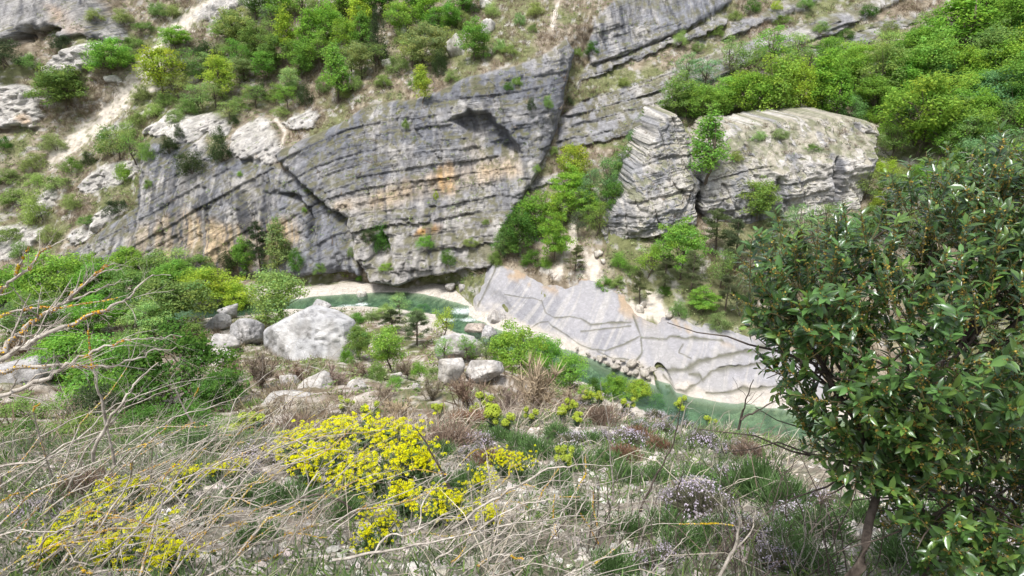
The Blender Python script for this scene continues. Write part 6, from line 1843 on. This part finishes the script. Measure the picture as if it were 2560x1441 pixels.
def leafy_shrub():
    r = np.random.default_rng(900)
    base = np.array([1.42, 2.35, GZ(1.42, 2.35)])
    o = empty('leafy_shrub', base)
    tag(o, 'large dark glossy-leaved evergreen shrub with tiny tan flowers filling the right foreground', 'shrub')
    fork = np.array(at_y(2200, 1190, 2.45))
    trunk = Geo()
    tl = bent_line(np.array(at_y(2140, 1470, 2.1)) - base, fork - base, 6, 0.06, r)
    tl = np.vstack([[0, 0, -0.05], tl[1:]])
    trunk.tube(tl, np.linspace(0.024, 0.017, len(tl)), 8)
    link('trunk', trunk.mesh('trunk', MAT_DARKWOOD, smooth=True), o)
    EL = [((2.02, 2.62, 43.80), (0.80, 0.70, 0.60), 820), ((2.20, 2.30, 43.30), (0.62, 0.55, 0.50), 300), ((2.40, 2.85, 44.20), (0.66, 0.5, 0.38), 400), ((1.72, 2.50, 43.42), (0.34, 0.4, 0.34), 120), ((2.9, 2.7, 43.7), (0.8, 0.7, 0.8), 110), ((1.40, 2.62, 44.02), (0.32, 0.35, 0.26), 110), ((2.75, 2.85, 44.40), (0.60, 0.5, 0.34), 170), ((2.30, 2.35, 42.95), (0.5, 0.42, 0.32), 150)]
    shoots = []
    for c, rad, n in EL:
        u = unit(n, r)
        q = np.array(c) + u * np.array(rad) * (r.uniform(0.25, 1.0, (n, 1)) ** 0.45)
        gap = fbm(q[:, 0] * 2.6, q[:, 1] * 2.6, q[:, 2] * 2.6, 2, 17)
        shoots += [(a, b) for a, b, k_ in zip(q, u, gap) if k_ > 0.33]
    # a few long shoots break the outline against the gorge
    for px, py, y in ((2190, 432, 2.7), (2240, 500, 2.7), (2465, 420, 2.6), (2385, 470, 2.7), (1815, 610, 2.5), (1850, 575, 2.5), (1895, 520, 2.6), (1990, 505, 2.7), (2085, 480, 2.7), (1890, 640, 2.5), (2330, 480, 2.6), (2545, 350, 2.6), (2530, 300, 2.7), (1905, 700, 2.5), (2140, 500, 2.6), (1870, 840, 2.5), (1880, 900, 2.5), (2050, 1130, 2.4), (1960, 1010, 2.5)):
        p = at_y(px, py, y)
        d = p - np.array([1.9, 2.62, 43.6])
        shoots.append((p - d / np.linalg.norm(d) * 0.16, d / np.linalg.norm(d)))
    LV, LF = leaf_mesh(0)
    LVS = [LV, leaf_mesh(1, 0.056, 0.022)[0], leaf_mesh(-1, 0.064, 0.023)[0], leaf_mesh(2, 0.050, 0.024)[0]]
    stems, flow = Geo(), Geo()
    hubs = [np.array(c) - base + np.array([0, 0, -0.25]) for c, _, _ in EL]
    fk = fork - base
    for h in hubs:
        g = Geo()
        g.tube(bent_line(fk, h, 6, 0.15, r), np.linspace(0.016, 0.008, 6), 6)
        for _ in range(16):
            e = h + r.normal(size=3) * np.array([0.42, 0.35, 0.3])
            st = fk * 0.3 + h * 0.7 + r.normal(size=3) * 0.05
            g.tube(bent_line(st, e, 6, 0.2, r), np.linspace(0.007, 0.002, 6), 4)
        link('branch', g.mesh('branch', MAT_DARKWOOD, smooth=True), o)
    mats, cols = [], []
    for a, u in shoots:
        d = u * 0.7 + np.array([-0.12, -0.15, 0.75]) + r.normal(size=3) * 0.28
        d /= np.linalg.norm(d)
        ln = r.uniform(0.16, 0.34)
        line = bent_line(a - base - d * ln * 0.5, a - base + d * ln * 0.5, 6, 0.12, r)
        stems.tube(line, np.linspace(0.0028, 0.0012, 6), 4, (1, 1, 1))
        nl = int(r.integers(11, 19))
        sh = r.uniform(0.75, 1.25)
        for k in range(nl):
            t = (0.18 + 0.82 * (k / nl) ** 0.8) * 5
            j = min(int(t), 4)
            p = line[j] * (1 - (t - j)) + line[j + 1] * (t - j)
            tan = line[j + 1] - line[j]
            tan /= np.linalg.norm(tan)
            out = cross3(tan, r.normal(size=3))
            out /= np.linalg.norm(out)
            x = out * 0.85 + tan * r.uniform(0.35, 0.95)
            x /= np.linalg.norm(x)
            z = tan * 0.8 - out * 0.3 + np.array([0, 0, 0.5]) + r.normal(size=3) * 0.15
            z -= (z @ x) * x
            z /= np.linalg.norm(z)
            s = r.uniform(0.5, 1.2) * (0.7 if k > nl - 3 else 1.0)
            M = np.stack([x, cross3(z, x), z], 1) * s
            young = max(0.0, (k / nl - 0.55)) * r.uniform(0.6, 2.0)
            v = sh * r.uniform(0.6, 1.35)
            mats.append((M, p))
            cols.append(np.array([0.050 + 0.10 * young, 0.108 + 0.13 * young, 0.026 + 0.01 * young]) * v)
            if r.random() < 0.45 and k < nl - 2:
                m = 4
                oo = unit(m, r)
                flow.leaves(p + oo * 0.012, oo, 0.0095, np.array([[0.36, 0.27, 0.065]]) * r.uniform(0.7, 1.3, (m, 1)), 1.1, r=r)
    link('twigs', stems.mesh('twigs', bark_material('olive_twig', (0.12, 0.11, 0.05), (0.22, 0.19, 0.09), 20)), o)['kind'] = 'stuff'
    link('blossom', flow.mesh('blossom', MAT_PETAL), o)['kind'] = 'stuff'
    # the leaves nearest the viewer are leaves of their own; the rest is one mass of foliage
    P = np.array([p for _, p in mats]) + base
    dist = np.linalg.norm(P - np.array([0, 0, CAM_Z]), axis=1)
    inview = (np.abs(P[:, 0] / np.maximum(P[:, 1], 0.1)) < 0.86)
    order = np.argsort(np.where(inview, dist, 99))
    single = set(order[:290].tolist())
    proto = [make_mesh('leaf', LVS[int(k * 3) % 4], LF, MAT_GLOSSY, np.broadcast_to(np.array([0.060, 0.128, 0.032]) * k, (len(LV), 3)), smooth=True) for k in (0.7, 0.85, 1.0, 1.2, 1.45)]
    V, F, C = [], [], []
    n = 0
    for i, (M, p) in enumerate(mats):
        if i in single:
            l_ = link('leaf', proto[i % 5], o)
            l_.matrix_local = Matrix([[M[a_][0], M[a_][1], M[a_][2], p[a_]] for a_ in range(3)] + [[0, 0, 0, 1]])
        else:
            V.append(LVS[i % 4] @ M.T + p)
            F.append(LF + n)
            C.append(np.broadcast_to(cols[i], LV.shape))
            n += len(LV)
    f = link('foliage', make_mesh('foliage', np.concatenate(V), np.concatenate(F), MAT_GLOSSY, np.concatenate(C), smooth=True), o)
    f['kind'] = 'stuff'


leafy_shrub()
small_row('thyme', 'beneath the leafy shrub', 'lilac thyme cushions', 'pale lilac thyme cushion', [(1990, 1290, 1345, 120), (2060, 1230, 1275, 110), (1870, 1340, 1400, 120), (2280, 1290, 1350, 130), (1640, 1390, 1440, 110), (1930, 1400, 1450, 110)])
small_row('tuft', 'beneath the leafy shrub', 'green herb tufts', 'dull green ground tuft', [(1940, 1330, 1400, 130), (2050, 1290, 1360, 140), (2010, 1380, 1450, 150), (2250, 1340, 1420, 150), (2350, 1260, 1330, 140), (2440, 1350, 1430, 150), (1830, 1290, 1345, 110), (2150, 1260, 1320, 130), (2500, 1250, 1330, 140)])
random_shrub('tangle of fine dark twigs beside the shrub trunk', (1.35, 2.9), 662, 24, 0.3, 0.7, 0.9, 0.0, MAT_DARKWOOD, 0.0, (0.002, 0.005), spread=0.35, group='dead sticks on the lower slope')
random_shrub('grey twig thicket behind the shrub trunk', (2.0, 3.3), 664, 24, 0.35, 0.8, 0.8, 0.0, None, 0.0, (0.002, 0.005), spread=0.5, group='dead sticks on the lower slope')
random_shrub('brush of thin dark stems under the right-hand leafy shrub', (2.1, 2.6), 660, 26, 0.4, 0.9, 0.9, 0.15, MAT_DARKWOOD, 0.0, (0.002, 0.005), spread=0.4, group='dead sticks on the lower slope')
small('tuft', 1890, 1140, 1260, 170, 'soft dark green juniper-like bush beside the leafy shrub', 'green herb tufts', 0)
small('tuft', 1960, 1200, 1300, 130, 'dark green low bush under the leafy shrub', 'green herb tufts', 1)
small('tuft', 1530, 1395, 1470, 120, 'bright leafy plant at the bottom edge', 'green herb tufts', 2)

GR = 'pale rubble at the foot of the slab'
rr_ = np.random.default_rng(5)
rb = [(1500, 905, 22), (1519, 915, 18), (1541, 924, 34), (1563, 931, 26), (1590, 940, 20), (1613, 942, 34), (1556, 908, 18), (1580, 918, 30), (1534, 903, 14), (1470, 890, 16), (1442, 876, 13), (1604, 921, 17), (1632, 930, 20), (1486, 899, 12), (1510, 896, 15), (1574, 938, 15), (1548, 913, 12), (1622, 951, 18), (1596, 909, 14)]
for i, (px, py, w_) in enumerate(sorted(rb)):
    boulder(px - w_ / 2, px + w_ / 2, py - w_ * rr_.uniform(0.35, 0.6), py, wall_base(*hit_wall(px, py)[[0, 2]]).item() - rr_.uniform(1.0, 1.5), f'pale block of river rubble, {ORD[i]} from left along the slab foot', GR, 700 + i, rr_.uniform(0, 3), (0.36, 0.335, 0.30), sub=3, planes=8, tilt=(rr_.uniform(-0.4, 0.4), rr_.uniform(-0.4, 0.4)))
